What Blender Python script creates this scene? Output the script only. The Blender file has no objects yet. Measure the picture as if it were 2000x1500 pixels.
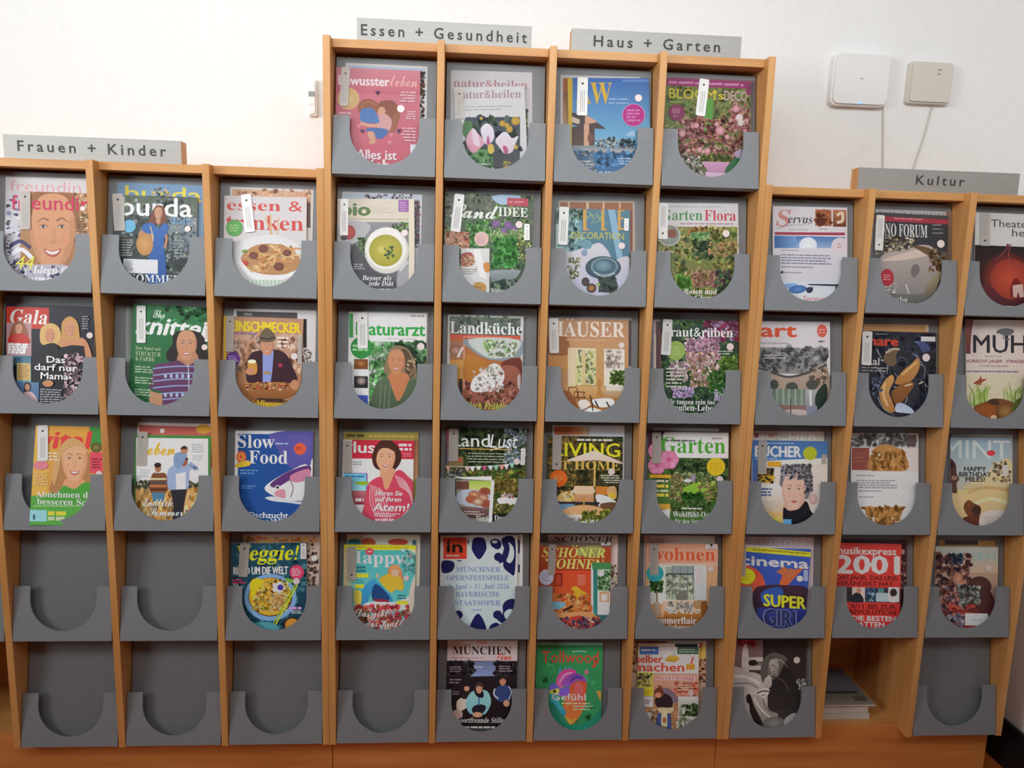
import bpy, math, random
import numpy as np
from mathutils import Matrix, Vector
from mathutils.geometry import tessellate_polygon

# ---------------------------------------------------------------- camera, light, exposure
SC = bpy.context.scene
ZO = 0.180                       # height of the lowest pocket bottoms above the floor
FPX = 1458.57
def _rot(rx, ry, rz):
    cx, sx, cy, sy, cz, sz = math.cos(rx), math.sin(rx), math.cos(ry), math.sin(ry), math.cos(rz), math.sin(rz)
    return (np.array([[1, 0, 0], [0, cx, -sx], [0, sx, cx]]) @ np.array([[cy, 0, sy], [0, 1, 0], [-sy, 0, cy]])
            @ np.array([[cz, -sz, 0], [sz, cz, 0], [0, 0, 1]]))
CAMR = _rot(.1574, -.0628, .0287) @ np.array([[1, 0, 0], [0, 0, -1], [0, 1, 0.]])
CAMC = np.array([1.2277, -1.995, 1.378 + ZO])
def rays(px, py):
    px = np.asarray(px, float); py = np.asarray(py, float)
    return ((px - 1000) / FPX)[..., None] * CAMR[0] + ((py - 750) / FPX)[..., None] * CAMR[1] + CAMR[2]
def hit(px, py, p0, n):
    d = rays(px, py); t = ((p0 - CAMC) @ n) / (d @ n)
    return CAMC + d * t[..., None]
cd = bpy.data.cameras.new('camera'); cam = bpy.data.objects.new('camera', cd); SC.collection.objects.link(cam)
cd.sensor_width = 36; cd.lens = FPX / 2000 * 36; cd.clip_start = .05
m = np.eye(4); m[:3, 0] = CAMR[0]; m[:3, 1] = -CAMR[1]; m[:3, 2] = -CAMR[2]; m[:3, 3] = CAMC
cam.matrix_world = Matrix(m.tolist()); SC.camera = cam

SC.view_settings.view_transform = 'Standard'; SC.view_settings.look = 'None'
SC.view_settings.gamma = 1; SC.view_settings.use_curve_mapping = False
SC.view_settings.exposure = 0.12
W = bpy.data.worlds.new('room_ambient'); SC.world = W; W.use_nodes = True
W.node_tree.nodes['Background'].inputs[0].default_value = (.92, .95, 1, 1)
W.node_tree.nodes['Background'].inputs[1].default_value = .03
def area(name, loc, target, sx, sy, power, col):
    l = bpy.data.lights.new(name, 'AREA'); l.shape = 'RECTANGLE'; l.size = sx; l.size_y = sy; l.energy = power; l.color = col
    o = bpy.data.objects.new(name, l); SC.collection.objects.link(o); o.location = loc
    o.rotation_euler = (Vector(target) - Vector(loc)).to_track_quat('-Z', 'Y').to_euler()
    return o
lamp = area('ceiling_luminaire_light', (1.0, -1.9, 2.89), (1.2, .2, 2.3), 3.4, 1.0, 33, (.94, .985, 1))
lamp.data.spread = math.radians(105)
win = area('window_daylight', (-2.1, -2.3, 2.3), (.9, 0, 2.15), 1.3, 1.1, 19, (.95, .985, 1))
win.data.spread = math.radians(100)

# ---------------------------------------------------------------- helpers
COL = SC.collection
def lin(h):
    if not isinstance(h, str): return np.array(h, float)
    c = np.array([int(h[i:i + 2], 16) for i in (0, 2, 4)]) / 255
    return np.where(c <= .04045, c / 12.92, ((c + .055) / 1.055) ** 2.4)
def mat(name, base, rough=.5, var=.0, scale=8, stretch=(1, 1, 1), bump=0, metal=0, dark=None, spec=.5, alpha=None, attr=None, emit=0):
    M = bpy.data.materials.new(name); M.use_nodes = True; nt = M.node_tree; b = nt.nodes['Principled BSDF']
    c = lin(base); b.inputs['Base Color'].default_value = (*c, 1); b.inputs['Roughness'].default_value = rough
    b.inputs['Metallic'].default_value = metal; b.inputs['Specular IOR Level'].default_value = spec
    N = nt.nodes.new; L = nt.links.new
    if var or bump:
        tc = N('ShaderNodeTexCoord'); mp = N('ShaderNodeMapping'); mp.inputs['Scale'].default_value = stretch
        no = N('ShaderNodeTexNoise'); no.inputs['Scale'].default_value = scale; no.inputs['Detail'].default_value = 6
        L(tc.outputs['Object'], mp.inputs['Vector']); L(mp.outputs[0], no.inputs['Vector'])
        if var:
            rp = N('ShaderNodeValToRGB'); rp.color_ramp.elements[0].position = .3; rp.color_ramp.elements[1].position = .7
            d = lin(dark) if dark else c * (1 - var)
            rp.color_ramp.elements[0].color = (*d, 1); rp.color_ramp.elements[1].color = (*np.minimum(c * (1 + var), 1), 1)
            L(no.outputs['Fac'], rp.inputs[0]); L(rp.outputs[0], b.inputs['Base Color'])
        if bump:
            bp = N('ShaderNodeBump'); bp.inputs['Strength'].default_value = bump; bp.inputs['Distance'].default_value = .002
            L(no.outputs['Fac'], bp.inputs['Height']); L(bp.outputs[0], b.inputs['Normal'])
    if attr:
        a = N('ShaderNodeAttribute'); a.attribute_name = attr
        tc = N('ShaderNodeTexCoord'); no = N('ShaderNodeTexNoise'); no.inputs['Scale'].default_value = 160; no.inputs['Detail'].default_value = 3
        L(tc.outputs['Object'], no.inputs['Vector'])
        mr = N('ShaderNodeMapRange'); mr.inputs[1].default_value = .3; mr.inputs[2].default_value = .7; mr.inputs[3].default_value = .96; mr.inputs[4].default_value = 1.03
        L(no.outputs['Fac'], mr.inputs[0])
        mx = N('ShaderNodeVectorMath'); mx.operation = 'SCALE'; L(a.outputs['Color'], mx.inputs[0]); L(mr.outputs[0], mx.inputs['Scale'])
        L(mx.outputs[0], b.inputs['Base Color'])
    if emit:
        b.inputs['Emission Color'].default_value = (*c, 1); b.inputs['Emission Strength'].default_value = emit
    if alpha is not None:
        tr = N('ShaderNodeBsdfTransparent'); ms = N('ShaderNodeMixShader'); ms.inputs[0].default_value = alpha
        L(tr.outputs[0], ms.inputs[1]); L(b.outputs[0], ms.inputs[2]); L(ms.outputs[0], nt.nodes['Material Output'].inputs[0])
    return M
MAT = dict(
    wall=mat('white_painted_plaster', 'f0efee', .9, .015, 40, bump=.08),
    wood=mat('beech_veneer', 'daa466', .45, .06, 3, (9, 9, .7), dark='c98a4a'),
    woodh=mat('beech_veneer_horizontal', 'daa466', .45, .06, 3, (.7, 9, 9), dark='c98a4a'),
    plinth=mat('beech_plinth_veneer', 'dc9450', .45, .08, 3, (.7, 9, 9), dark='c87c3c'),
    grey=mat('grey_powder_coat', '85888c', .55, .03, 60, bump=.12),
    alu=mat('brushed_aluminium', 'a6a4a0', .5, .05, 6, (.4, 60, 60), metal=.35),
    panel=mat('darker_grey_flap', '77797c', .5, .03, 60, bump=.1),  # flaps a step darker than the pocket plates
    ink=mat('dark_grey_lettering', '3c3c3e', .6),
    white=mat('white_plastic', 'ecebea', .4), cream=mat('offwhite_plastic', 'd6d0c6', .45),
    grille=mat('grey_plastic', '8d9290', .5), black=mat('black_baseboard', '17161a', .5),
    floor=mat('warm_bounce_floor', 'd06c2c', .6, .1, 10), ceil=mat('ceiling_paint', 'e8e6e2', .9, .02, 20),  # floor tinted orange to bounce warm light onto the lower rows
    print=mat('printed_paper', 'ffffff', .38, attr='Col', spec=.35),
    paper=mat('page_block', 'd8d2c8', .7, .08, 40, (1, 1, 30)),
    tag=mat('white_plastic_tag', 'f1f0ee', .3), tagc=mat('frosted_plastic_tag', 'd8d0c8', .3, alpha=.62), dot=mat('dark_dot', '2c2a2c', .6), bars=mat('grey_barcode_print', 'b4b2b2', .6),
    sticker=mat('pale_pink_sticker', 'f0e0de', .5),
    acryl=mat('clear_acrylic', 'e8eaec', .2, alpha=.10), edge=mat('acrylic_edge_glint', 'c8cacc', .3, alpha=.7),  # edge: pale colour stands for the reflection along the sheet sides
    led=mat('blue_led', '3060ff', .4, emit=6), steel=mat('steel_pin', 'd8d4cc', .35, metal=.8), cable=mat('white_cable_sheath', 'c9c2b6', .5))

def add(name, me, parent=None, M=None):
    o = bpy.data.objects.new(name, me); COL.objects.link(o)
    if M is not None and me is not None and not me.materials: me.materials.append(M)
    if parent: o.parent = parent
    return o
def tagp(o, label, cat, group=None, kind=None):
    if label: o['label'] = label
    if cat: o['category'] = cat
    if group: o['group'] = group
    if kind: o['kind'] = kind
    return o
def boxmesh(x0, x1, y0, y1, z0, z1, bev=0.0):
    if bev <= 0:
        v = [(x, y, z) for x in (x0, x1) for y in (y0, y1) for z in (z0, z1)]
        f = [(0, 1, 3, 2), (4, 6, 7, 5), (0, 4, 5, 1), (2, 3, 7, 6), (0, 2, 6, 4), (1, 5, 7, 3)]
        me = bpy.data.meshes.new('box'); me.from_pydata(v, [], f); return me
    import bmesh
    bm = bmesh.new(); bmesh.ops.create_cube(bm, size=1)
    for v in bm.verts:
        v.co = Vector(((x0 + x1) / 2 + v.co.x * (x1 - x0), (y0 + y1) / 2 + v.co.y * (y1 - y0), (z0 + z1) / 2 + v.co.z * (z1 - z0)))
    bmesh.ops.bevel(bm, geom=bm.edges[:], offset=bev, segments=2, affect='EDGES', profile=.5)
    me = bpy.data.meshes.new('box'); bm.to_mesh(me); bm.free(); return me
def prism(pts, z0, z1):
    """outline pts (x,y) extruded z0..z1 -> mesh"""
    n = len(pts); v = [(x, y, z0) for x, y in pts] + [(x, y, z1) for x, y in pts]
    tri = tessellate_polygon([[Vector((x, y, 0)) for x, y in pts]])
    ar = sum(pts[i][0] * pts[(i + 1) % n][1] - pts[(i + 1) % n][0] * pts[i][1] for i in range(n))
    f = []
    for t in tri:
        a, b, c = t
        cr = (pts[b][0] - pts[a][0]) * (pts[c][1] - pts[a][1]) - (pts[b][1] - pts[a][1]) * (pts[c][0] - pts[a][0])
        if cr < 0: a, b, c = c, b, a
        f.append((a + n, b + n, c + n)); f.append((c, b, a))
    for i in range(n):
        j = (i + 1) % n
        f.append((i, j, j + n, i + n) if ar > 0 else (j, i, i + n, j + n))
    me = bpy.data.meshes.new('prism'); me.from_pydata(v, [], f); return me
def rrect(x0, y0, x1, y1, r, k=4):
    out = []
    for cx, cy, a0 in ((x1 - r, y1 - r, 0), (x0 + r, y1 - r, 90), (x0 + r, y0 + r, 180), (x1 - r, y0 + r, 270)):
        for i in range(k + 1):
            a = math.radians(a0 + 90 * i / k); out.append((cx + r * math.cos(a), cy + r * math.sin(a)))
    return out
def tube(pts, r, k=8):
    v = []; f = []; n = len(pts)
    for i, p in enumerate(pts):
        p = Vector(p); d = Vector(pts[min(i + 1, n - 1)]) - Vector(pts[max(i - 1, 0)]); d.normalize()
        a = d.orthogonal().normalized(); b = d.cross(a)
        for j in range(k):
            t = 2 * math.pi * j / k; v.append(p + a * r * math.cos(t) + b * r * math.sin(t))
    for i in range(n - 1):
        for j in range(k):
            f.append((i * k + j, i * k + (j + 1) % k, (i + 1) * k + (j + 1) % k, (i + 1) * k + j))
    f.append(tuple(range(k))[::-1]); f.append(tuple(range((n - 1) * k, n * k)))
    me = bpy.data.meshes.new('tube'); me.from_pydata([tuple(q) for q in v], [], f); return me

# ---------------------------------------------------------------- lettering -> triangles, cap height 1
BASE = {'sf': 0x1D400, 'sc': 0x1D4D0}
DIG = {}
STYLE = {'b': ('n', .03, 0), 'bi': ('n', .03, .2), 'ss': ('n', 0, 0), 'si': ('sf', 0, .2), 'it': ('sf', -.006, .2), 'n': ('n', 0, 0), 'sf': ('sf', 0, 0), 'sc': ('sc', 0, 0)}
UML = {'ä': 'a', 'ö': 'o', 'ü': 'u', 'Ä': 'A', 'Ö': 'O', 'Ü': 'U'}
_fc = bpy.data.curves.new('lettering', 'FONT'); _fc.resolution_u = 2; _fc.dimensions = '2D'; _fc.fill_mode = 'FRONT'
_fo = bpy.data.objects.new('lettering', _fc)
def _map(s, f):
    if f == 'n': return s
    o = ''
    for c in s:
        if 'A' <= c <= 'Z': o += chr(BASE[f] + ord(c) - 65)
        elif 'a' <= c <= 'z': o += chr(BASE[f] + 26 + ord(c) - 97)
        elif c.isdigit() and f in DIG: o += chr(DIG[f] + int(c))
        else: o += c
    return o
def _raw(s, f, off, sp):
    _fc.body = _map(s, f); _fc.offset = off; _fc.space_character = sp
    me = _fo.to_mesh(); n = len(me.vertices)
    v = np.zeros(n * 3); me.vertices.foreach_get('co', v); v = v.reshape(-1, 3)[:, :2].copy()
    me.calc_loop_triangles(); t = np.zeros(len(me.loop_triangles) * 3, int); me.loop_triangles.foreach_get('vertices', t)
    _fo.to_mesh_clear(); return v, t.reshape(-1, 3)
_tc = {}; _cap = {}
def lettering(s, f='n', off=0.0, sp=1.0):
    off = off * .4 + STYLE[f][1]; f = STYLE[f][0]
    key = (s, f, off, sp)
    if key in _tc: return _tc[key]
    if f not in _cap: _cap[f] = _raw('H', f, 0, 1)[0][:, 1].max()
    cap = _cap[f]
    base = ''.join(UML.get(c, c) for c in s) if f != 'n' else s
    v, t = _raw(base, f, 0 if f == 'n' else off, sp)
    v = v / cap
    if base != s:
        for i, c in enumerate(s):
            if c in UML:
                w = _raw(base[:i + 1], f, off, sp)[0][:, 0].max() / cap
                g = _raw(base[i], f, off, sp)[0]; gw = np.ptp(g[:, 0]) / cap; top = g[:, 1].max() / cap
                for dx in (-.2, .2):
                    cx, cy, r = w - gw / 2 + dx * max(gw, .5), top + .18, .1
                    a = np.arange(8) / 8 * 2 * math.pi; n = len(v)
                    v = np.vstack([v, np.stack([cx + r * np.cos(a), cy + r * np.sin(a)], 1)])
                    t = np.vstack([t, [(n, n + k, n + k + 1) for k in range(1, 7)]])
    v[:, 0] -= v[:, 0].min()
    _tc[key] = (v, t); return v, t

# ---------------------------------------------------------------- printed artwork (flat vector print laid on a cover)
class Art:
    def __init__(s, K, slope, seed=1):
        s.K = K; s.sl = slope; s.L = []; s.rnd = random.Random(seed)
    def _put(s, v, t, c, title=False):
        v = np.asarray(v, float); c = np.asarray(c, float)
        if c.ndim == 1: c = np.tile(c, (len(v), 1))
        s.L.append((v, np.asarray(t, int).reshape(-1, 3), c, title))
    def r(s, x0, y0, x1, y1, c, c2=None, sl=None):
        d = (s.sl if sl is None else sl) * (x1 - x0); a = lin(c); b = lin(c2) if c2 else a
        s._put([(x0, y0), (x1, y0 + d), (x1, y1 + d), (x0, y1)], [(0, 1, 2), (0, 2, 3)], [a, a, b, b])
    def h(s, x0, y0, x1, y1, c, c2):
        d = s.sl * (x1 - x0); a = lin(c); b = lin(c2)
        s._put([(x0, y0), (x1, y0 + d), (x1, y1 + d), (x0, y1)], [(0, 1, 2), (0, 2, 3)], [a, b, b, a])
    def p(s, pts, c, c2=None):
        tri = tessellate_polygon([[Vector((x, y, 0)) for x, y in pts]])
        if c2:
            ys = np.array([q[1] for q in pts], float); k = ((ys - ys.min()) / max(np.ptp(ys), 1e-6))[:, None]
            s._put(pts, tri, lin(c) * (1 - k) + lin(c2) * k)
        else: s._put(pts, tri, lin(c))
    def s(s, pts, c, c2=None, k=4):
        n = len(pts); out = []
        for i in range(n):
            p0, p1, p2, p3 = [np.array(pts[(i + j) % n], float) for j in (-1, 0, 1, 2)]
            for q in range(k):
                t = q / k
                out.append(tuple(.5 * (2 * p1 + (p2 - p0) * t + (2 * p0 - 5 * p1 + 4 * p2 - p3) * t * t + (3 * p1 - p0 - 3 * p2 + p3) * t ** 3)))
        s.p(out, c, c2)
    def e(s, cx, cy, rx, ry, c, c2=None, rot=0, k=24):
        a = np.arange(k) / k * 2 * math.pi; x = rx * np.cos(a); y = ry * np.sin(a); cr, sr = math.cos(math.radians(rot)), math.sin(math.radians(rot))
        v = np.vstack([[(cx, cy)], np.stack([cx + x * cr - y * sr, cy + x * sr + y * cr], 1)])
        col = np.tile(lin(c2) if c2 else lin(c), (k + 1, 1)); col[0] = lin(c)
        s._put(v, [(0, 1 + i, 1 + (i + 1) % k) for i in range(k)], col)
    def k(s, pts, w, c, w2=None):
        P = np.array(pts, float)
        if len(P) > 2:
            out = []
            for i in range(len(P) - 1):
                p0, p1, p2, p3 = P[max(i - 1, 0)], P[i], P[i + 1], P[min(i + 2, len(P) - 1)]
                for q in range(5):
                    t = q / 5
                    out.append(.5 * (2 * p1 + (p2 - p0) * t + (2 * p0 - 5 * p1 + 4 * p2 - p3) * t * t + (3 * p1 - p0 - 3 * p2 + p3) * t ** 3))
            P = np.array(out + [P[-1]])
        d = np.gradient(P, axis=0); d /= np.maximum(np.linalg.norm(d, axis=1), 1e-6)[:, None]
        n = np.stack([-d[:, 1], d[:, 0]], 1); ww = np.linspace(w, w if w2 is None else w2, len(P))[:, None] / 2
        v = np.vstack([P + n * ww, P - n * ww]); m = len(P); t = []
        for i in range(m - 1): t += [(i, i + 1, m + i), (i + 1, m + i + 1, m + i)]
        s._put(v, t, lin(c))
    def t(s, x, y, txt, h, c, w=None, f='b', sh=0, o=0.0, sp=1.0, sl=None, title=False):
        sh += STYLE[f][2]; v, t = lettering(txt, f, o, sp); W = v[:, 0].max(); sx = h if w is None else w / W; sl = s.sl if sl is None else sl
        X = v[:, 0] * sx + v[:, 1] * h * sh; bo = (o * .4 + STYLE[f][1]) * 1.4 if STYLE[f][0] == 'n' else 0
        for dx, dy in (((-bo, 0), (bo, 0), (0, bo * .6), (0, -bo * .6)) if bo > 0 else ((0, 0),)):   # heavier weight: overprinted strokes
            s._put(np.stack([x + X + dx * h, y - v[:, 1] * h + X * sl + dy * h], 1), t, lin(c), title)
    def T(s, *a, **k):
        s.tid = getattr(s, 'tid', 0) + 1; s.t(*a, title=s.tid, **k)
    def g(s, x0, y0, x1, y1, n, c, fill=.55, al='l'):
        H = (y1 - y0) / n; c = lin(c)
        for i in range(n):
            end = x1 - s.rnd.random() * .3 * (x1 - x0) if al == 'l' else x1
            x = x0 if al == 'l' else x0 + s.rnd.random() * .3 * (x1 - x0)
            y = y0 + i * H + H * (1 - fill) / 2; hh = H * fill
            while x < end:
                w = min(H * s.rnd.uniform(.8, 3), end - x); d = s.sl * (x - x0)
                s._put([(x, y + d), (x + w, y + d), (x + w, y + hh + d), (x, y + hh + d)], [(0, 1, 2), (0, 2, 3)], c); x += w + H * .3
    def n(s, x0, y0, x1, y1, n, cols, r0, r1, asp=1.0, k=6):
        if n >= 10: n = int(n * 2.8); r0 *= .55; r1 *= .6
        cols = [lin(c) for c in cols]; V = []; T = []; C = []
        for i in range(n):
            cx, cy = s.rnd.uniform(x0, x1), s.rnd.uniform(y0, y1); r = s.rnd.uniform(r0, r1); c = s.rnd.choice(cols) * s.rnd.uniform(.75, 1.2)
            b = len(V); a0 = s.rnd.random() * 6.3
            for j in range(k):
                rr = r * s.rnd.uniform(.6, 1.25); a = a0 + 2 * math.pi * j / k
                V.append((cx + rr * math.cos(a), cy + rr * asp * math.sin(a))); C.append(c)
            T += [(b, b + j, b + j + 1) for j in range(1, k - 1)]
        s._put(V, T, C)
    def face(s, x, y, w, h, skin, hair=None, lip='b04a4a', smile=True, tilt=0, eye='3a2a24', brow=None, shade=None, teeth='efe6e0'):
        """front portrait: x,y centre, w,h half sizes"""
        sk = lin(skin); sh = lin(shade) if shade else sk * np.array([.68, .6, .55]); ct, st = math.cos(tilt), math.sin(tilt)
        q = lambda a, b: (x + (a * ct - b * st) * w, y + (a * st + b * ct) * h)
        Q = lambda l: [q(*i) for i in l]
        s.s(Q([(0, -1), (.62, -.86), (.95, -.3), (.93, .2), (.7, .68), (.3, .98), (-.02, 1.02), (-.34, .96), (-.72, .66), (-.94, .2), (-.95, -.3), (-.62, -.86)]), tuple(sk))
        s.s(Q([(.95, -.3), (.93, .2), (.7, .68), (.3, .98), (.45, .6), (.68, .2), (.72, -.3)]), tuple(sk * .5 + sh * .5))
        s.s(Q([(-.95, -.3), (-.93, .2), (-.7, .68), (-.45, .9), (-.62, .5), (-.78, .1)]), tuple(sk * .6 + sh * .4))
        br = lin(brow or hair or '5a3a2a') * .5 + sh * .5
        for d in (-1, 1):
            s.k(Q([(d * .17, -.27), (d * .4, -.34), (d * .66, -.24)]), h * .05, tuple(br), h * .02)
            s.e(*q(d * .4, -.12), w * .24, h * .1, tuple(sk * .35 + sh * .65), tuple(sk), rot=math.degrees(tilt))
            s.e(*q(d * .4, -.115), w * .13, h * .034, 'd9cbc2', rot=math.degrees(tilt)); s.e(*q(d * .4, -.12), w * .062, h * .044, eye)
            s.k(Q([(d * .22, -.13), (d * .4, -.165), (d * .57, -.12)]), h * .03, tuple(sh * .5), h * .015)
            s.e(*q(d * .5, .24), w * .26, h * .18, tuple(sk * np.array([1.04, .84, .8])), tuple(sk))
        s.s(Q([(-.05, -.05), (.06, -.05), (.15, .25), (.07, .3), (-.08, .3), (-.14, .25)]), tuple(sk * .9 + sh * .1), tuple(sk * .75 + sh * .25)); s.k(Q([(-.13, .28), (0, .32), (.13, .28)]), h * .03, tuple(sk * .3 + sh * .7))
        if smile:
            s.s(Q([(-.36, .47), (0, .53), (.36, .47), (.26, .62), (0, .7), (-.26, .62)]), lip); s.s(Q([(-.3, .505), (0, .555), (.3, .505), (.2, .59), (0, .63), (-.2, .59)]), teeth)
        else:
            s.s(Q([(-.26, .56), (-.07, .52), (0, .535), (.07, .52), (.26, .56), (.12, .63), (0, .65), (-.12, .63)]), lip)
    def build(s, fr, gain):
        """fr: frame dict with origin o, axes a (right), b (up), n, width W, height H -> dict of mesh data"""
        out = {}
        # base colour layer comes first in s.L
        for li, (v, t, c, ti) in enumerate(s.L):
            if v.shape[1] == 2 and li >= 0:
                k = s.K; P = hit(k[0] + v[:, 0] / k[2], k[1] + v[:, 1] / k[2], fr['o'], fr['n']) - fr['o']
                A = np.stack([P @ fr['a'], P @ fr['b']], 1)
            else: A = v[:, :2] * np.array([fr['W'], fr['H']])
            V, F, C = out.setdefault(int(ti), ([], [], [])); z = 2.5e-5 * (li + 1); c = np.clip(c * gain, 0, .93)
            ins = (A[:, 0] >= 0) & (A[:, 0] <= fr['W']) & (A[:, 1] >= 0) & (A[:, 1] <= fr['H'])
            lo = A[t].min(1); hi = A[t].max(1)
            dead = (hi[:, 0] <= 0) | (lo[:, 0] >= fr['W']) | (hi[:, 1] <= 0) | (lo[:, 1] >= fr['H'])
            full = ins[t].all(1); b = len(V)
            V += [(x, y, z) for x, y in A]; C += [tuple(q) for q in c]
            F += [tuple(b + q) for q in t[full]]
            for tri in t[~full & ~dead]:
                poly = [np.concatenate([A[i], c[i]]) for i in tri]
                for ax, lim, sg in ((0, 0, 1), (0, fr['W'], -1), (1, 0, 1), (1, fr['H'], -1)):
                    new = []
                    for i in range(len(poly)):
                        p, q = poly[i], poly[(i + 1) % len(poly)]; dp, dq = sg * (p[ax] - lim), sg * (q[ax] - lim)
                        if dp >= 0: new.append(p)
                        if (dp >= 0) != (dq >= 0): new.append(p + (q - p) * dp / (dp - dq))
                    poly = new
                    if not poly: break
                if len(poly) >= 3:
                    b2 = len(V); V += [(p[0], p[1], z) for p in poly]; C += [tuple(p[2:]) for p in poly]
                    F += [(b2, b2 + i, b2 + i + 1) for i in range(1, len(poly) - 1)]
        return out
def colmesh(V, F, C, off):
    V = np.array(V, float).reshape(-1, 3) + np.array(off); F = np.array(F, int).reshape(-1, 3)
    a, b, c = V[F[:, 0]], V[F[:, 1]], V[F[:, 2]]
    cr = (b[:, 0] - a[:, 0]) * (c[:, 1] - a[:, 1]) - (b[:, 1] - a[:, 1]) * (c[:, 0] - a[:, 0])
    F[cr < 0] = F[cr < 0][:, ::-1]; F = F[np.abs(cr) > 1e-12]
    us = np.unique(F); re = np.zeros(len(V), int); re[us] = np.arange(len(us))
    me = bpy.data.meshes.new('print'); me.from_pydata(V[us].tolist(), [], re[F].tolist())
    at = me.color_attributes.new('Col', 'FLOAT_COLOR', 'POINT'); C = np.array(C)[us]
    at.data.foreach_set('color', np.hstack([C, np.ones((len(C), 1))]).ravel().astype(np.float32))
    return me

# ---------------------------------------------------------------- room shell
WALLY = .345; WX = 3.012
def struct(name, me, M): return tagp(add(name, me, None, M), None, None, kind='structure')
struct('floor', boxmesh(-4, WX + .12, -4.6, WALLY + .12, -.1, 0), MAT['floor'])
struct('wall_back', boxmesh(-4, WX + .12, WALLY, WALLY + .12, 0, 2.95), MAT['wall'])
struct('wall_right', boxmesh(WX, WX + .12, -4.6, WALLY, 0, 2.95), MAT['wall'])
struct('ceiling', boxmesh(-4, WX + .12, -4.6, WALLY + .12, 2.95, 3.05), MAT['ceil'])
struct('baseboard_right', boxmesh(WX - .014, WX, -4.6, WALLY, 0, .155, .003), MAT['black'])

# ---------------------------------------------------------------- magazine racks
P_, T_, RP = .285, .019, .319
SL = .175; CA = 1 / math.hypot(1, SL); SA = SL * CA       # lean of the flaps
N3 = np.array([0, -CA, SA]); B3 = np.array([0, SA, CA]); A3 = np.array([1., 0, 0])
R0 = .028                                                 # flap face behind the divider fronts at pocket bottom
TS, TM = ZO + 1.613, ZO + 1.935
DEPTH = .32
def clear(c):
    off = 0 if c <= 3 else (T_ if c <= 7 else 2 * T_)
    return (c - 1) * P_ + off + T_ / 2, c * P_ + off - T_ / 2
def rowz(r): return ZO + (6 - r) * RP
CW = P_ - T_
# plate outline with U cut-out, in plate plane coords (x 0..CW, y up)
PH = .151
def plate_outline():
    w0, w1 = .002, CW - .002; uw = .0885; cx = CW / 2; yb = .0275
    pts = [(w0, 0), (w1, 0), (w1, PH), (cx + uw, PH)]
    for i in range(25):
        a = -math.pi * i / 24; pts.append((cx + uw * math.cos(a), yb + uw + uw * math.sin(a)))
    pts += [(cx - uw, PH), (w0, PH)]
    return pts
PLATE = prism(plate_outline(), -.002, .002); PLATE.materials.append(MAT['grey'])
FLAP = boxmesh(.003, CW - .003, -.006, 0, 0, .312, .0012); FLAP.materials.append(MAT['panel'])
PFLOOR = boxmesh(.003, CW - .003, -.029, -.001, .0005, .0055); PFLOOR.materials.append(MAT['grey'])
ACRYL = boxmesh(.014, CW - .014, -.0025, -.0005, .008, .208); ACRYL.materials.append(MAT['acryl'])
EDGE = boxmesh(-.0012, .0012, -.0028, -.0004, .008, .208); EDGE.materials.append(MAT['edge'])
def flapmat(c, r):
    x0, _ = clear(c); m = np.eye(4)
    # local x right, local -y outward (normal), local z up the flap
    m[:3, 0] = A3; m[:3, 1] = -N3; m[:3, 2] = B3; m[:3, 3] = (x0, R0, rowz(r) + .0005); return Matrix(m.tolist())
EMPTY = {(1, 5), (2, 5), (1, 6), (2, 6), (3, 6), (4, 6), (10, 6)}
OPEN = {(9, 6), (0, 6)}
def rack(label, cols, top, rows, sealed):
    root = add('magazine_rack', None)
    xl = clear(cols[0])[0] - T_; xr = clear(cols[-1])[1] + T_
    root.location = ((xl + xr) / 2, DEPTH / 2, 0); bpy.context.view_layer.update()
    tagp(root, label, 'magazine rack', 'magazine racks along the wall')
    inv = Matrix.Translation(root.location).inverted()
    def part(name, me, M, par=root):
        o = add(name, me, par, M)
        o.matrix_parent_inverse = inv if par is root else Matrix.Identity(4); return o
    for i, c in enumerate([cols[0] - 1] + list(cols)):
        x = (clear(cols[0])[0] - T_) if i == 0 else clear(c)[1]
        part('divider', boxmesh(x + .0002, x + T_ - .0002, 0, DEPTH, ZO, top, .0012), MAT['wood'])
    for c in cols:
        x0, x1 = clear(c)
        part('top_board', boxmesh(x0, x1, .027, DEPTH - .004, top - .021, top - .0004, .001), MAT['woodh'])
        part('bottom_shelf', boxmesh(x0, x1, .062, DEPTH - .012, ZO - .012, ZO + .006), MAT['woodh'])
        part('back_board', boxmesh(x0, x1, DEPTH - .008, DEPTH - .002, ZO, top - .021), MAT['woodh'])
        for r in rows:
            if (c, r) in OPEN: continue
            f = part('flap', FLAP, None); f.matrix_parent_inverse = inv; f.matrix_basis = flapmat(c, r)
            pl = add('pocket_plate', PLATE, f); M = Matrix(((1, 0, 0, 0), (0, 0, -1, -.0285), (0, 1, 0, .0), (0, 0, 0, 1))); pl.matrix_basis = M
            add('pocket_floor', PFLOOR, f)
            if (c, r) not in EMPTY and c > 0:
                ac = add('acrylic_sheet', ACRYL, f); ac['label'] = 'clear acrylic sheet in the pocket'
                for xx in (.014, CW - .014):
                    e = add('acrylic_edge_glint', EDGE, f); e.matrix_basis = Matrix.Translation((xx, 0, 0))
            # hinge pins in the divider sides
        if (c, 6) in OPEN:
            pin = part('hinge_pin', tube([(x1 - .022, .075, rowz(6) + .285), (x1 - .001, .075, rowz(6) + .285)], .004), MAT['steel'])
    part('plinth', boxmesh(xl + .0008, min(xr, 2.893) - .0008, .048, .066, .0005, ZO + .008, .001), MAT['plinth'])
    return root
rack('lower beech rack under the sign for women and children', [0, 1, 2, 3], TS, range(2, 7), 0)
rack('tall beech rack with six rows of grey pockets', [4, 5, 6, 7], TM, range(1, 7), 0)
rack('lower beech rack under the culture sign beside the right wall', [8, 9, 10], TS, range(2, 7), 0)

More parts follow.
